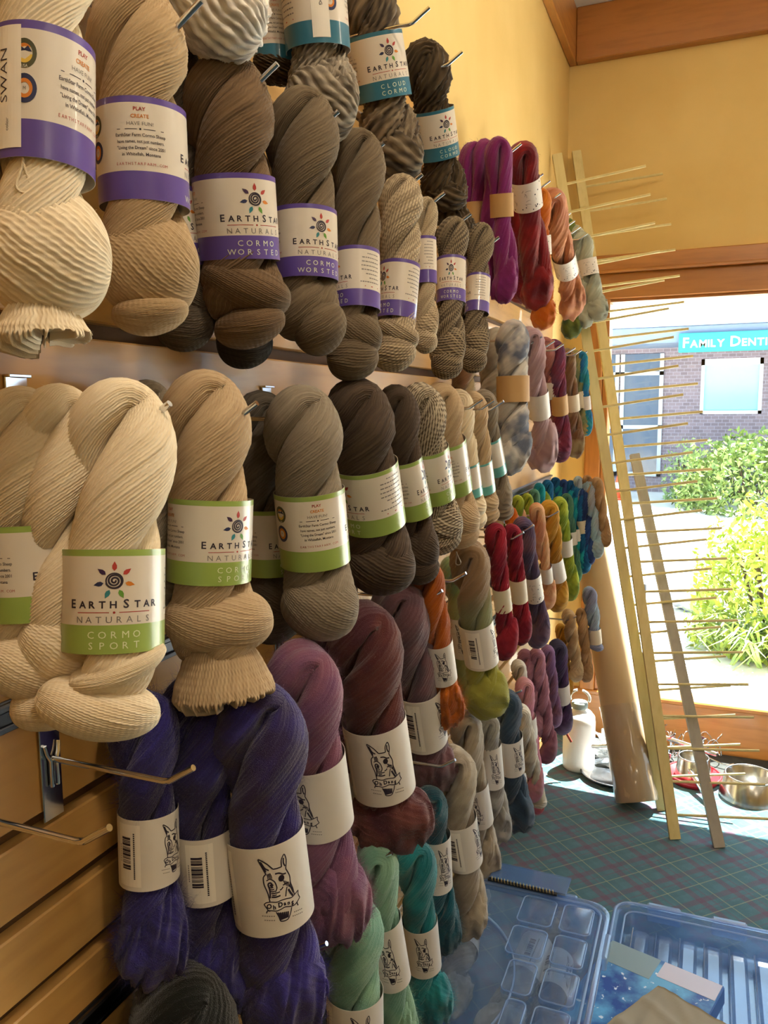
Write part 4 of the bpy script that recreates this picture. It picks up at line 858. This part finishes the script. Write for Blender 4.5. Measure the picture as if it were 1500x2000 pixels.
# ---------------------------------------------------------------- cardboard roll in a plastic sleeve
base = np.array([0.405, 2.95, 0.0]); tp = np.array([0.125, 3.42, 1.08])
ax = tp-base; Lr = float(np.linalg.norm(ax)); rq = Vector(ax).to_track_quat('Z', 'Y').to_matrix()
roll = empty('paper_roll', (0.405, 2.95, 0.032), rq); tag(roll, 'large tan paper roll leaning into the corner, lower end wrapped in clear plastic', 'paper roll')
smooth_by_angle(MB().lathe([(0.03, 0.005), (0.072, 0.0), (0.074, 0.004), (0.074, Lr-0.004), (0.072, Lr), (0.03, Lr-0.005), (0.03, 0.005)], 40).build('roll', noisy('roll_paper', 'B89C76', 'AE9068', 6.0, 0.55, (1, 1, 0.2)), roll))
def plastic(name, tint, diff, rough=0.08, haze=0.06, f0=0.06):
    t = NT(name); tr = t.n('ShaderNodeBsdfTransparent'); tr.inputs[0].default_value = tint
    gl = t.n('ShaderNodeBsdfGlossy'); gl.inputs['Roughness'].default_value = rough
    df = t.n('ShaderNodeBsdfTranslucent'); df.inputs[0].default_value = diff
    d2 = t.n('ShaderNodeBsdfDiffuse'); d2.inputs[0].default_value = diff
    m0 = t.n('ShaderNodeMixShader'); m0.inputs[0].default_value = 0.5; t.l(df.outputs[0], m0.inputs[1]); t.l(d2.outputs[0], m0.inputs[2])
    m1 = t.n('ShaderNodeMixShader'); m1.inputs[0].default_value = haze; t.l(tr.outputs[0], m1.inputs[1]); t.l(m0.outputs[0], m1.inputs[2])
    m2 = t.n('ShaderNodeMixShader'); t.l(schlick(t, f0), m2.inputs[0]); t.l(m1.outputs[0], m2.inputs[1]); t.l(gl.outputs[0], m2.inputs[2]); t.l(m2.outputs[0], t.out.inputs[0])
    return t.m
film = plastic('clear_film', (0.94, 0.94, 0.95, 1), (0.8, 0.8, 0.85, 1), 0.12, 0.10)
rgw = np.random.default_rng(5); k = 48; vv = []; ff = []
for i in range(15):
    for j in range(k):
        a = 2*math.pi*j/k; r_ = 0.0765+0.003*math.sin(5*a+i*0.9)*math.sin(3*a-i*0.5)+rgw.normal(0, 0.0009); vv.append((r_*math.cos(a), r_*math.sin(a), 0.002+0.025*i))
ff = [(i*k+j, i*k+(j+1) % k, (i+1)*k+(j+1) % k, (i+1)*k+j) for i in range(14) for j in range(k)]
obj('plastic_sleeve', vv, ff, film, roll, True)

# ---------------------------------------------------------------- white jug
jug = empty('water_jug', (0.150, 3.235, 0)); tag(jug, 'white plastic jug with a ring handle standing in the corner', 'jug')
jw = flat('jug_white', 'E6E2D8', 0.35)
smooth_by_angle(MB().lathe([(0.002, 0.0), (0.058, 0.0), (0.064, 0.008), (0.065, 0.02), (0.065, 0.20), (0.062, 0.225), (0.048, 0.243), (0.028, 0.25), (0.028, 0.265), (0.002, 0.265)], 40).build('body', jw, jug), 60)
MB().lathe([(0.002, 0.285), (0.03, 0.285), (0.033, 0.28), (0.033, 0.262), (0.03, 0.258), (0.002, 0.258)], 28).build('cap', flat('cap_grey', '8E9C98', 0.4), jug, True)
MB().tube([(0.04*math.cos(a), 0, 0.30+0.034*math.sin(a)) for a in np.linspace(-0.35, math.pi+0.35, 17)], 0.006, 8).build('handle', flat('handle_white', 'DCDAD0', 0.4), jug, True)
pen = empty('pencil_tag', (0.105, 3.13, 0.20)); tag(pen, 'small red and green tag hanging in front of the jug', 'tag')
MB().tube([(0, 0, 0), (0.03, 0.0, -0.05)], 0.005, 6).build('red_strip', flat('tag_red', '8A3A2A', 0.6), pen); MB().tube([(-0.004, 0.0, 0.02), (0.012, 0.0, 0.0)], 0.006, 6).build('green_strip', flat('tag_green', '3E5A40', 0.6), pen)

# ---------------------------------------------------------------- things heaped under the window
mat_dark = noisy('dark_mat', '3A3E3C', '2C302E', 30.0, 0.9)
tr = MB().box((0.08, 3.26, 0.001), (2.6, 3.56, 0.010), 0.003).build('floor_mat', mat_dark); tag(tr, 'dark grey mat lying along the window under the heap', 'mat')
rgj = random.Random(11)
hm = MB(); hm.tube([(0, 0, 0), (0.13, 0, 0), (0.15, 0, 0.008), (0.165, 0, 0.02)], 0.003, 8).box((-0.003, -0.013, -0.03), (0.0, 0.013, 0.03), 0.0008)
hme = None
for i in range(22):
    px, py = 0.42+rgj.uniform(-0.12, 0.20), 3.38+rgj.uniform(-0.09, 0.12); z = 0.035+rgj.uniform(0, 0.075)*(1-abs(px-0.45)*2)
    if hme is None: o = smooth_by_angle(hm.build('loose_hook', chrome)); hme = o.data
    else: o = bpy.data.objects.new('loose_hook', hme); C.objects.link(o)
    o.location = (px, py, z); o.rotation_euler = (rgj.uniform(-0.5, 0.5), rgj.uniform(-0.35, 0.35), rgj.uniform(0, 6.28))
    tag(o, 'loose chrome display hook in the heap behind the leaning rails', 'hook', 'loose hooks heaped under the window')
def bar(name, p, q, r, m, label, cat, group=None):
    p, q = np.array(p), np.array(q); o = empty(name, tuple(p)); tag(o, label, cat, group)
    smooth_by_angle(MB().tube([(0, 0, 0), q-p], r, 14).build('tube', m, o)); d = (q-p)/np.linalg.norm(q-p)
    MB().tube([q-p-d*0.004, q-p+d*0.003], r*0.86, 12).build('end_cap', flat('black_plastic', '1C1C1E', 0.4), o); return o
bar('chrome_tube', (0.36, 3.30, 0.105), (0.165, 3.19, 0.115), 0.011, chrome, 'chrome tube lying level with its end pointing at the white jug', 'tube')
bar('chrome_tube', (0.56, 3.28, 0.075), (0.655, 3.08, 0.02), 0.011, chrome, 'chrome tube slanting down between the wooden rails, dark open end', 'tube')
bar('chrome_tube', (0.44, 3.42, 0.115), (0.68, 3.37, 0.085), 0.010, chrome, 'pale chrome tube lying across the top of the hook heap', 'tube')
pole = empty('black_pole', (0.385, 3.47, 0.02)); tag(pole, 'thin black pole standing upright against the window', 'pole')
MB().tube([(0, 0, 0), (-0.012, 0.03, 0.72)], 0.006, 10).build('shaft', flat('pole_black', '20242A', 0.35), pole, True); MB().lathe([(0.004, 0.10), (0.014, 0.10), (0.017, 0.125), (0.012, 0.15), (0.004, 0.15)], 16).build('collar', chrome, pole, True)
bagv = []; rgb = np.random.default_rng(9); nb = 22
for i in range(nb):
    for j in range(nb):
        th, ph = math.pi*(0.02+0.5*i/(nb-1)), 2*math.pi*j/nb; rr = 1+0.16*rgb.normal()
        bagv.append((0.10*rr*math.sin(th)*math.cos(ph), 0.085*rr*math.sin(th)*math.sin(ph), 0.13*rr*math.cos(th)+0.002 if i < nb-1 else 0.002))
bag = obj('plastic_bag', bagv, [(i*nb+j, (i+1)*nb+j, (i+1)*nb+(j+1) % nb, i*nb+(j+1) % nb) for i in range(nb-1) for j in range(nb)], plastic('bag_film', (0.85, 0.87, 0.88, 1), (0.75, 0.77, 0.78, 1), 0.15, 0.3)); bag.location = (0.30, 3.35, 0.011)
tag(bag, 'crumpled clear plastic bag on the floor left of the paper roll', 'bag')
plate = empty('round_tray', (0.30, 3.20, 0.0)); tag(plate, 'round shiny tray half hidden behind the paper roll', 'tray')
MB().lathe([(0.002, 0.004), (0.10, 0.004), (0.125, 0.022), (0.132, 0.022), (0.105, 0.0), (0.002, 0.0)], 40).build('dish', chrome, plate, True); MB().lathe([(0.129, 0.0215), (0.134, 0.024), (0.137, 0.0215), (0.134, 0.019), (0.129, 0.0215)], 40).build('rim', flat('tray_dark', '2A2C2E', 0.3), plate, True)
def bowl(x, y, r, h, label, mt, z=0.0):
    b = empty('pet_bowl', (x, y, z)); tag(b, label, 'bowl')
    smooth_by_angle(MB().lathe([(0.002, 0.012), (r*0.62, 0.012), (r*0.72, 0.03), (r*0.76, h*0.94), (r*0.80, h), (r*0.84, h*0.97), (r*0.98, 0.008), (r, 0.0), (r*0.9, 0.0), (r*0.6, 0.004), (0.002, 0.004)], 48).build('body', mt, b), 50)
    MB().tube([(r*0.80*math.cos(a), r*0.80*math.sin(a), h) for a in np.linspace(0, 2*math.pi, 41)], 0.0035, 6, False).build('rolled_rim', mt, b, True); return b
steel = noisy('brushed_steel', 'C8C6C0', 'B4B2AC', 40.0, 0.22, (1, 1, 0.1), 0.0, 1.0)
bowl(0.80, 3.22, 0.112, 0.085, 'large stainless steel pet bowl at the right edge under the window', steel)
bowl(0.595, 3.285, 0.070, 0.075, 'small shiny steel bowl standing on the red dish behind the wooden rail', steel, 0.022)
rd = empty('red_dish', (0.595, 3.285, 0.0)); tag(rd, 'flat red dish under the small steel bowl', 'dish')
MB().lathe([(0.002, 0.02), (0.085, 0.02), (0.10, 0.03), (0.105, 0.03), (0.092, 0.0), (0.002, 0.0)], 36).build('dish', flat('red_plastic', 'B0202A', 0.35), rd, True); MB().lathe([(0.1035, 0.028), (0.108, 0.0305), (0.1035, 0.033), (0.099, 0.0305), (0.1035, 0.028)], 36).build('rim', flat('red_rim', 'C4323A', 0.3), rd, True)
wire = MB()
for q in range(5):
    x0 = 0.45+0.05*q; wire.tube([(x0+0.05*math.cos(a), 3.42+0.04*math.sin(a)+0.01*q, 0.06+0.045*math.sin(2*a+q)+0.02) for a in np.linspace(0, 2*math.pi, 22)], 0.0022, 6, False)
w_ = wire.build('wire_coil', chrome, None, True); tag(w_, 'tangle of chrome wire loops on the hook heap', 'wire')

# ---------------------------------------------------------------- clear tubs, box and paper at the bottom
tubm = plastic('tub_plastic', (0.80, 0.88, 0.97, 1), (0.34, 0.55, 0.95, 1), 0.10, 0.24, 0.09)  # clear plastic; the sky's blue reflection is mixed into its colour
lidm = plastic('lid_plastic', (0.80, 0.88, 0.97, 1), (0.32, 0.54, 0.95, 1), 0.12, 0.26, 0.13)  # lid carries the same sky-blue haze in its diffuse colour
edge = plastic('thick_plastic', (0.70, 0.82, 0.96, 1), (0.55, 0.70, 0.92, 1), 0.08, 0.40)  # thicker edges, also coloured with the reflected blue of the sky
def rrect(x0, y0, x1, y1, r, n=7):
    o = []
    for cx, cy, a0 in ((x1-r, y1-r, 0), (x0+r, y1-r, 90), (x0+r, y0+r, 180), (x1-r, y0+r, 270)):
        for i in range(n): a = math.radians(a0+90*i/(n-1)); o.append((cx+r*math.cos(a), cy+r*math.sin(a)))
    return o
def shell(rings, cap_first=True, cap_last=False):
    m = MB(); k = len(rings[0][0]); v = []
    for ring, z in rings: v += [(x, y, z) for x, y in ring]
    f = [(i*k+j, i*k+(j+1) % k, (i+1)*k+(j+1) % k, (i+1)*k+j) for i in range(len(rings)-1) for j in range(k)]
    if cap_first: f.append(tuple(range(k))[::-1])
    if cap_last: f.append(tuple((len(rings)-1)*k+j for j in range(k)))
    return m.add(v, f)
def ring_tube(m, pts, z, r): P = [(x, y, z) for x, y in pts]; P.append(P[0]); P.append(P[1]); return m.tube(P, r, 8, False)
TX0, TX1, TY0, TY1, TZ = 0.035, 0.425, 1.30, 1.905, 0.262
tub = empty('storage_tub', ((TX0+TX1)/2, (TY0+TY1)/2, 0)); tag(tub, 'clear plastic tub with painted-in blue sky haze and ribbed lid under the lowest skeins', 'tub')
ox, oy = (TX0+TX1)/2, (TY0+TY1)/2
def sh(x0, y0, x1, y1, r): return [(x-ox, y-oy) for x, y in rrect(x0, y0, x1, y1, r)]
smooth_by_angle(shell([(sh(TX0+.03, TY0+.03, TX1-.03, TY1-.03, .04), .002), (sh(TX0+.012, TY0+.012, TX1-.012, TY1-.012, .045), TZ-.012)]).build('body', tubm, tub), 60)
smooth_by_angle(ring_tube(MB(), sh(TX0+.006, TY0+.006, TX1-.006, TY1-.006, .05), TZ-0.014, 0.007).build('rim', edge, tub))
lid = smooth_by_angle(shell([(sh(TX0, TY0, TX1, TY1, .055), TZ-.008), (sh(TX0, TY0, TX1, TY1, .055), TZ+.004), (sh(TX0+.012, TY0+.012, TX1-.012, TY1-.012, .048), TZ+.008), (sh(TX0+.03, TY0+.03, TX1-.03, TY1-.03, .04), TZ-.004)], False, True).build('lid', lidm, tub), 50)
rb = MB()
ring_tube(rb, sh(TX0+.02, TY0+.02, TX1-.02, TY1-.02, .045), TZ+0.004, 0.0035)
rb.build('lid_bead', edge, lid, True)
def pad(x0, y0, x1, y1):
    o = shell([(sh(x0, y0, x1, y1, .014), TZ-.003), (sh(x0+.004, y0+.004, x1-.004, y1-.004, .012), TZ+.006), (sh(x0+.008, y0+.008, x1-.008, y1-.008, .010), TZ+.0065)], False, True).build('lid_panel', lidm, lid); smooth_by_angle(o, 45)
    ring_tube(MB(), sh(x0+.002, y0+.002, x1-.002, y1-.002, .013), TZ+.0045, 0.0018).build('panel_edge', edge, lid, True)
for (a, b, c, d) in ((.215, 1.76, .30, 1.87), (.315, 1.76, .39, 1.87), (.215, 1.64, .30, 1.745), (.315, 1.64, .39, 1.745), (.235, 1.52, .30, 1.625), (.315, 1.52, .39, 1.625), (.255, 1.40, .30, 1.505), (.315, 1.40, .39, 1.505)): pad(a, b, c, d)
arc = [(0.06-ox+0.20*math.cos(a), 1.52-oy+0.26*math.sin(a), TZ+.002) for a in np.linspace(-1.2, 1.9, 30)]
MB().tube(arc, 0.0028, 8).build('lid_curve', edge, lid, True)
for yy in (1.40, 1.70): MB().box((TX1-ox-0.004, yy-oy, TZ-0.03), (TX1-ox+0.010, yy-oy+0.09, TZ+0.006), 0.004).build('latch', edge, tub)
MB().box((0.25-ox, TY1-oy-0.006, TZ-0.03), (0.34-ox, TY1-oy+0.010, TZ+0.006), 0.004).build('latch', edge, tub)
# skeins packed in the tub
def copy_tree(o, parent=None):
    c = o.copy(); C.objects.link(c); c.parent = parent
    for ch in list(o.children): copy_tree(ch, c)
    return c
srcs = [o for o in C.objects if o.parent is None and o.name.startswith('mohair_skein') and o.get('group') == GL]
pick = {('mint green' if 'mint green' in o['label'] else 'oat' if 'oat-coloured mohair skein with bar' in o['label'] else 'slate' if 'slate' in o['label'] else ''): o for o in srcs}
for key, loc, rz, lab in (('oat', (0.125, 1.50, 0.165), 0.15, 'pale mohair skein with white label packed in the tub nearest the wall'), ('oat', (0.225, 1.46, 0.16), -0.1, 'pale mohair skein with white label in the middle of the tub'), ('slate', (0.33, 1.46, 0.15), 0.05, 'blue mohair skein packed along the right side of the tub')):
    c = copy_tree(pick[key]); c['label'] = lab; c['group'] = 'skeins packed in the clear tub'
    c.matrix_world = Matrix.Translation(loc) @ Matrix.Rotation(rz, 4, 'Z') @ Matrix.Rotation(math.radians(-88), 4, 'X') @ Matrix.Rotation(0.4, 4, 'Z')
# spiral notebook on the tub's far edge
nbk = empty('spiral_notebook', (0.205, 1.925, TZ+0.012)); nbk.rotation_euler = (0.0, 0.0, -0.02); tag(nbk, 'thin spiral notebook with clear cover lying on the far rim of the tub', 'notebook')
MB().box((-0.085, -0.035, 0.0), (0.11, 0.035, 0.006), 0.001).build('pages', flat('notebook_grey', '7E8894', 0.5), nbk); MB().box((-0.087, -0.037, 0.0062), (0.112, 0.037, 0.0075)).build('cover', lidm, nbk); MB().box((-0.088, -0.046, 0.0), (0.09, -0.036, 0.006), 0.001).build('binding', flat('binding_black', '121214', 0.4), nbk)
cm = MB(); cm.tube([(-0.08+0.165*t, -0.040+0.006*math.cos(2*math.pi*20*t), 0.006+0.005*math.sin(2*math.pi*20*t)) for t in np.linspace(0, 1, 200)], 0.0009, 5); cm.build('coil', flat('coil_gold', 'C8B070', 0.3, 1.0), nbk, True)
# second lid lying on the floor
L2 = (0.405, 1.62, 0.98, 2.235); lx, ly = (L2[0]+L2[2])/2, (L2[1]+L2[3])/2; HZ = 0.075
t2 = empty('clear_lid_tray', (lx, ly, 0.0)); tag(t2, 'clear plastic tray with long parallel ribs lying on the carpet at right', 'tray')
def s2(i, r): return [(x-lx, y-ly) for x, y in rrect(L2[0]+i, L2[1]+i, L2[2]-i, L2[3]-i, r)]
smooth_by_angle(shell([(s2(.03, .03), .004), (s2(.012, .04), HZ-.01), (s2(.0, .05), HZ-.006), (s2(-.004, .05), HZ+.002), (s2(.014, .04), HZ+.004), (s2(.034, .03), .010)], True, True).build('shell', lidm, t2), 50)
ring_tube(MB(), s2(.002, .05), HZ+.002, 0.0045).build('rim', edge, t2, True); ring_tube(MB(), s2(.03, .035), HZ-.004, 0.0028).build('inner_rim', edge, t2, True)
for i in range(8):
    x = L2[0]+0.075+0.062*i-lx
    MB().box((x-0.021, L2[1]-ly+0.05, 0.010), (x+0.021, L2[3]-ly-0.05, 0.034), 0.008).build('rib', lidm, t2); MB().tube([(x-0.023, L2[1]-ly+0.05, 0.033), (x-0.023, L2[3]-ly-0.05, 0.033)], 0.0022, 6).build('rib_edge', edge, t2, True)
for x in (0.49, 0.66): MB().box((x-lx, L2[3]-ly-0.004, HZ-0.045), (x-lx+0.09, L2[3]-ly+0.014, HZ+0.008), 0.005).build('latch', edge, t2)
# blue picture box and brown paper on it
bx = empty('picture_box', (0.505, 1.78, 0.078)); bx.rotation_euler = (0.06, -0.03, -0.32); tag(bx, 'flat blue picture box with starry print lying in the ribbed tray', 'box')
t = NT('box_print'); oc = t.n('ShaderNodeTexCoord').outputs['Object']; n1 = t.noise(oc, 14.0, 4.0); n2 = t.noise(oc, 60.0, 2.0)
cc_ = t.mix(t.ramp(n1, 0.4, 0.62), lin('1E4A9A'), lin('5FA8D8')); cc_ = t.mix(t.ramp(n2, 0.66, 0.70), cc_, lin('D8E4F0')); t.set(col=cc_, rough=0.3)
MB().box((-0.14, -0.20, 0), (0.14, 0.16, 0.045), 0.003).build('carton', flat('box_side_blue', '2A5AA8', 0.4), bx); MB().box((-0.138, -0.198, 0.0451), (0.138, 0.158, 0.0458)).build('cover_print', t.m, bx); MB().box((0.0, 0.10, 0.0459), (0.136, 0.157, 0.0464)).build('pale_strip', flat('print_pale', 'C6C4D8', 0.3), bx); MB().box((-0.137, 0.08, 0.0459), (-0.01, 0.157, 0.0464)).build('grey_strip', flat('print_grey', '7E96A0', 0.3), bx)
n = 26; pv = []; rgp = np.random.default_rng(3); h = np.zeros((n, n))
for _ in range(14):
    a = rgp.uniform(0, math.pi); c_ = rgp.uniform(-0.5, 0.5); X, Y = np.meshgrid(np.linspace(-.5, .5, n), np.linspace(-.5, .5, n), indexing='ij'); h += np.exp(-((X*math.cos(a)+Y*math.sin(a)-c_)/0.05)**2)*rgp.uniform(-0.004, 0.006)
pv = [((i/(n-1)-.5)*0.19+0.02*(j/(n-1)), (j/(n-1)-.5)*0.20, 0.006+h[i, j]) for i in range(n) for j in range(n)]; pv += [(x, y, z-0.0012) for x, y, z in pv]
pf = [(i*n+j, (i+1)*n+j, (i+1)*n+j+1, i*n+j+1) for i in range(n-1) for j in range(n-1)]; pf += [tuple(q+n*n for q in f[::-1]) for f in pf]
for i in range(n-1):
    for a, b in ((i*n, (i+1)*n), ((i+1)*n+n-1, i*n+n-1), (i+1, i), ((n-1)*n+i, (n-1)*n+i+1)): pf.append((a, b, b+n*n, a+n*n))
pp = obj('brown_paper', pv, pf, flat('brown_paper', '928A78', 0.75), None, True); pp.location = (0.565, 1.70, 0.135); pp.rotation_euler = (0.02, 0.0, -0.45)
tag(pp, 'creased sheet of brown paper lying on the blue picture box', 'paper')

# ---------------------------------------------------------------- outside the window
pave = noisy('pavement', 'D8D4CC', 'C6C2BA', 1.5, 0.9)
struct(MB().box((-30, YW+0.12, -0.2), (40, 60, -0.1)).build('ground', pave))
bd = empty('dental_building', (0, 16, -0.1)); tag(bd, 'low brick building across the car park with a teal Family Dentistry sign', 'building')
t = NT('brown_brick'); oc = t.n('ShaderNodeTexCoord').outputs['Object']; bk = t.n('ShaderNodeTexBrick'); t.l(t.mapv(oc, (1, 1, 1), (math.radians(90), 0, 0)), bk.inputs[0]); bk.inputs['Color1'].default_value = lin('7E7078'); bk.inputs['Color2'].default_value = lin('6C6068'); bk.inputs['Mortar'].default_value = lin('8C8690'); bk.inputs['Scale'].default_value = 4.0; t.set(col=bk.outputs[0], rough=0.9)
m = MB(); m.box((-9, 0, 0), (0.42, 0.3, 2.75)).box((1.46, 0, 0), (9, 0.3, 2.75)).box((0.42, 0, 0), (1.46, 0.3, 1.47)).box((0.42, 0, 2.47), (1.46, 0.3, 2.75)).box((-9, 0.3, 0), (9, 8, 2.7)); m.build('wall', t.m, bd)
MB().box((-9.5, -1.2, 2.70), (9.5, 0.3, 2.98), 0.02).build('fascia', flat('fascia_blue', '6E7E98', 0.6), bd)
rf = MB(); rf.add([(-9.6, -1.3, 2.98), (9.6, -1.3, 2.98), (9.6, 4.5, 4.6), (-9.6, 4.5, 4.6), (-9.6, -1.3, 3.04), (9.6, -1.3, 3.04), (9.6, 4.5, 4.66), (-9.6, 4.5, 4.66)], [(0, 1, 2, 3), (7, 6, 5, 4), (0, 4, 5, 1), (3, 2, 6, 7), (0, 3, 7, 4), (1, 5, 6, 2)]); rf.build('roof', flat('roof_pale', 'D6D6D4', 0.6), bd)
wn = MB().box((0.42, 0.02, 1.47), (0.48, 0.12, 2.47)).box((1.40, 0.02, 1.47), (1.46, 0.12, 2.47)).box((0.42, 0.02, 1.47), (1.46, 0.12, 1.53)).box((0.42, 0.02, 2.36), (1.46, 0.12, 2.47)).build('window', flat('frame_white', 'E4E8EA', 0.5), bd)
MB().box((0.48, 0.07, 1.53), (1.40, 0.09, 2.36)).build('glazing', flat('pane_pale_blue', '8CC4D0', 0.1), wn)
for i in range(4):
    x0 = -3.4+0.8*i; g = MB().box((x0, -0.05, 0.3), (x0+0.07, 0.05, 2.6)).box((x0+0.70, -0.05, 0.3), (x0+0.77, 0.05, 2.6)).box((x0, -0.05, 2.2), (x0+0.77, 0.04, 2.27)).box((x0, -0.05, 1.2), (x0+0.77, 0.04, 1.27)).box((x0, -0.05, 0.3), (x0+0.77, 0.04, 0.38)).build('shop_window', flat('frame_grey', 'A8B0BA', 0.5), bd)
    MB().box((x0+.07, -0.02, 0.38), (x0+.70, -0.005, 2.6)).build('pane_dark', flat('pane_dark', '4A5566', 0.1), g)
sg = MB().box((0.06, -1.30, 2.52), (3.0, -1.24, 2.84), 0.01).build('sign_board', flat('sign_teal', '1E8E88', 0.5), bd); sg['label'] = 'teal sign board with cream lettering'
p = Print(); x = 0.13
for ch, s_ in [('F', .235)]+[(c, .17) for c in 'AMILY']+[(' ', .10)]+[('D', .235)]+[(c, .17) for c in 'ENTISTRY']:
    if ch == ' ': x += 0.07; continue
    V, Fc = text2d(ch, s_, 1.0, 0.004); wd = V[:, 0].max()-V[:, 0].min(); nn = len(p.v); p.v += [(x+a-V[:, 0].min(), b) for a, b in V]; p.f += [tuple(i+nn for i in f) for f in Fc]; p.m += [0]*len(Fc); x += wd+0.019
obj('sign_lettering', [(a, -1.305, 2.60+b) for a, b in p.v], p.f, flat('letter_cream', 'EFE9D2', 0.5), sg)
def shrub(x, y, rx, rz, count, c1, c2, label, seed, leaf=0.05, blades=0):
    r = empty('shrub', (x, y, -0.1)); tag(r, label, 'shrub', 'shrubs outside the window')
    g = np.random.default_rng(seed); V = []; Fc = []
    d = nz(g.normal(0, 1, (count, 3))); d[:, 2] = np.abs(d[:, 2]); rad = g.uniform(0.72, 1.05, (count, 1))*(1+0.15*np.sin(d[:, :1]*7)*np.cos(d[:, 1:2]*6+1))
    P = d*rad*np.array([rx, rx, rz]); u = nz(g.normal(0, 1, (count, 3))); v_ = nz(np.cross(u, g.normal(0, 1, (count, 3)))); l = leaf*g.uniform(0.6, 1.3, (count, 1))
    Q = np.stack([P-u*l, P+v_*l*0.4, P+u*l, P-v_*l*0.4], 1).reshape(-1, 3)
    o = obj('foliage', Q, [(4*i, 4*i+1, 4*i+2, 4*i+3) for i in range(count)], noisy('leaf_'+c1, c1, c2, 9.0, 0.6), r); o['kind'] = 'stuff'
    s_ = MB()
    for i in range(6): a = i*1.05; s_.tube([(0.03*math.cos(a), 0.03*math.sin(a), 0), (0.4*rx*math.cos(a), 0.4*rx*math.sin(a), rz*0.7)], 0.015, 5)
    s_.build('stems', flat('stem_brown', '4A3C2A', 0.8), r)
    if blades:
        V = []; Fc = []
        for i in range(blades):
            a = g.uniform(0, 2*math.pi); l_ = g.uniform(0.35, 0.75); b0 = np.array([g.normal(0, rx*0.35), g.normal(-rx*0.5, rx*0.3), 0.02]); dr = np.array([math.cos(a), math.sin(a), 0]); sd = np.array([-math.sin(a), math.cos(a), 0])*0.009
            pts = [b0+dr*l_*t*0.8+np.array([0, 0, l_*(1.1*t-0.75*t*t)]) for t in (0, .35, .7, 1)]; nn = len(V)
            for q_, pt in enumerate(pts): w_ = (1, 1, .7, .1)[q_]; V += [pt-sd*w_, pt+sd*w_]
            Fc += [(nn+2*q_, nn+2*q_+1, nn+2*q_+3, nn+2*q_+2) for q_ in range(3)]
        o = obj('grass_blades', V, Fc, noisy('blade_green', '7E9A48', 'A8B86A', 12.0, 0.5), r); o['kind'] = 'stuff'
    return r
shrub(1.25, 13.6, 1.15, 1.15, 5200, '4E6A2E', '8A9A4E', 'round dark green shrub in front of the dental building', 1, 0.06)
shrub(0.30, 14.6, 0.45, 1.0, 700, '6E8A4A', 'A8B87A', 'wispy pale plant left of the round shrub by the building', 4, 0.05)
shrub(1.02, 5.75, 0.52, 0.92, 5200, '7E962E', 'B4BC4E', 'yellow-green shrub with strappy grass just outside the window', 2, 0.032, 300)
bo = MB(); rgb = np.random.default_rng(21); bv = []
for i in range(9):
    for j in range(16): th = math.pi*i/8; ph = 2*math.pi*j/16; r_ = 1+0.12*math.sin(3*ph+i)+rgb.normal(0, .03); bv.append((0.16*r_*math.sin(th)*math.cos(ph), 0.13*r_*math.sin(th)*math.sin(ph), 0.10+0.11*r_*math.cos(th)))
bo = obj('boulder', bv, [(i*16+j, (i+1)*16+j, (i+1)*16+(j+1) % 16, i*16+(j+1) % 16) for i in range(8) for j in range(16)], noisy('stone_grey', '8A8E94', '6E747C', 8.0, 0.9), None, True); bo.location = (0.52, 6.6, -0.1); tag(bo, 'grey boulder on the pavement left of the yellow-green shrub', 'boulder')
cn = empty('traffic_cone', (-0.82, 14.5, -0.1)); tag(cn, 'small orange traffic cone far off on the pavement', 'cone')
MB().lathe([(0.002, 0.5), (0.03, 0.5), (0.13, 0.04), (0.002, 0.04)], 20).build('cone', flat('cone_orange', 'E0562A', 0.5), cn, True); MB().box((-.18, -.18, 0), (.18, .18, .04), .01).build('base', flat('cone_base', 'C84A24', 0.6), cn); MB().lathe([(0.075, 0.30), (0.097, 0.20)], 20).build('stripe', flat('stripe_white', 'F0F0EC', 0.4), cn, True)
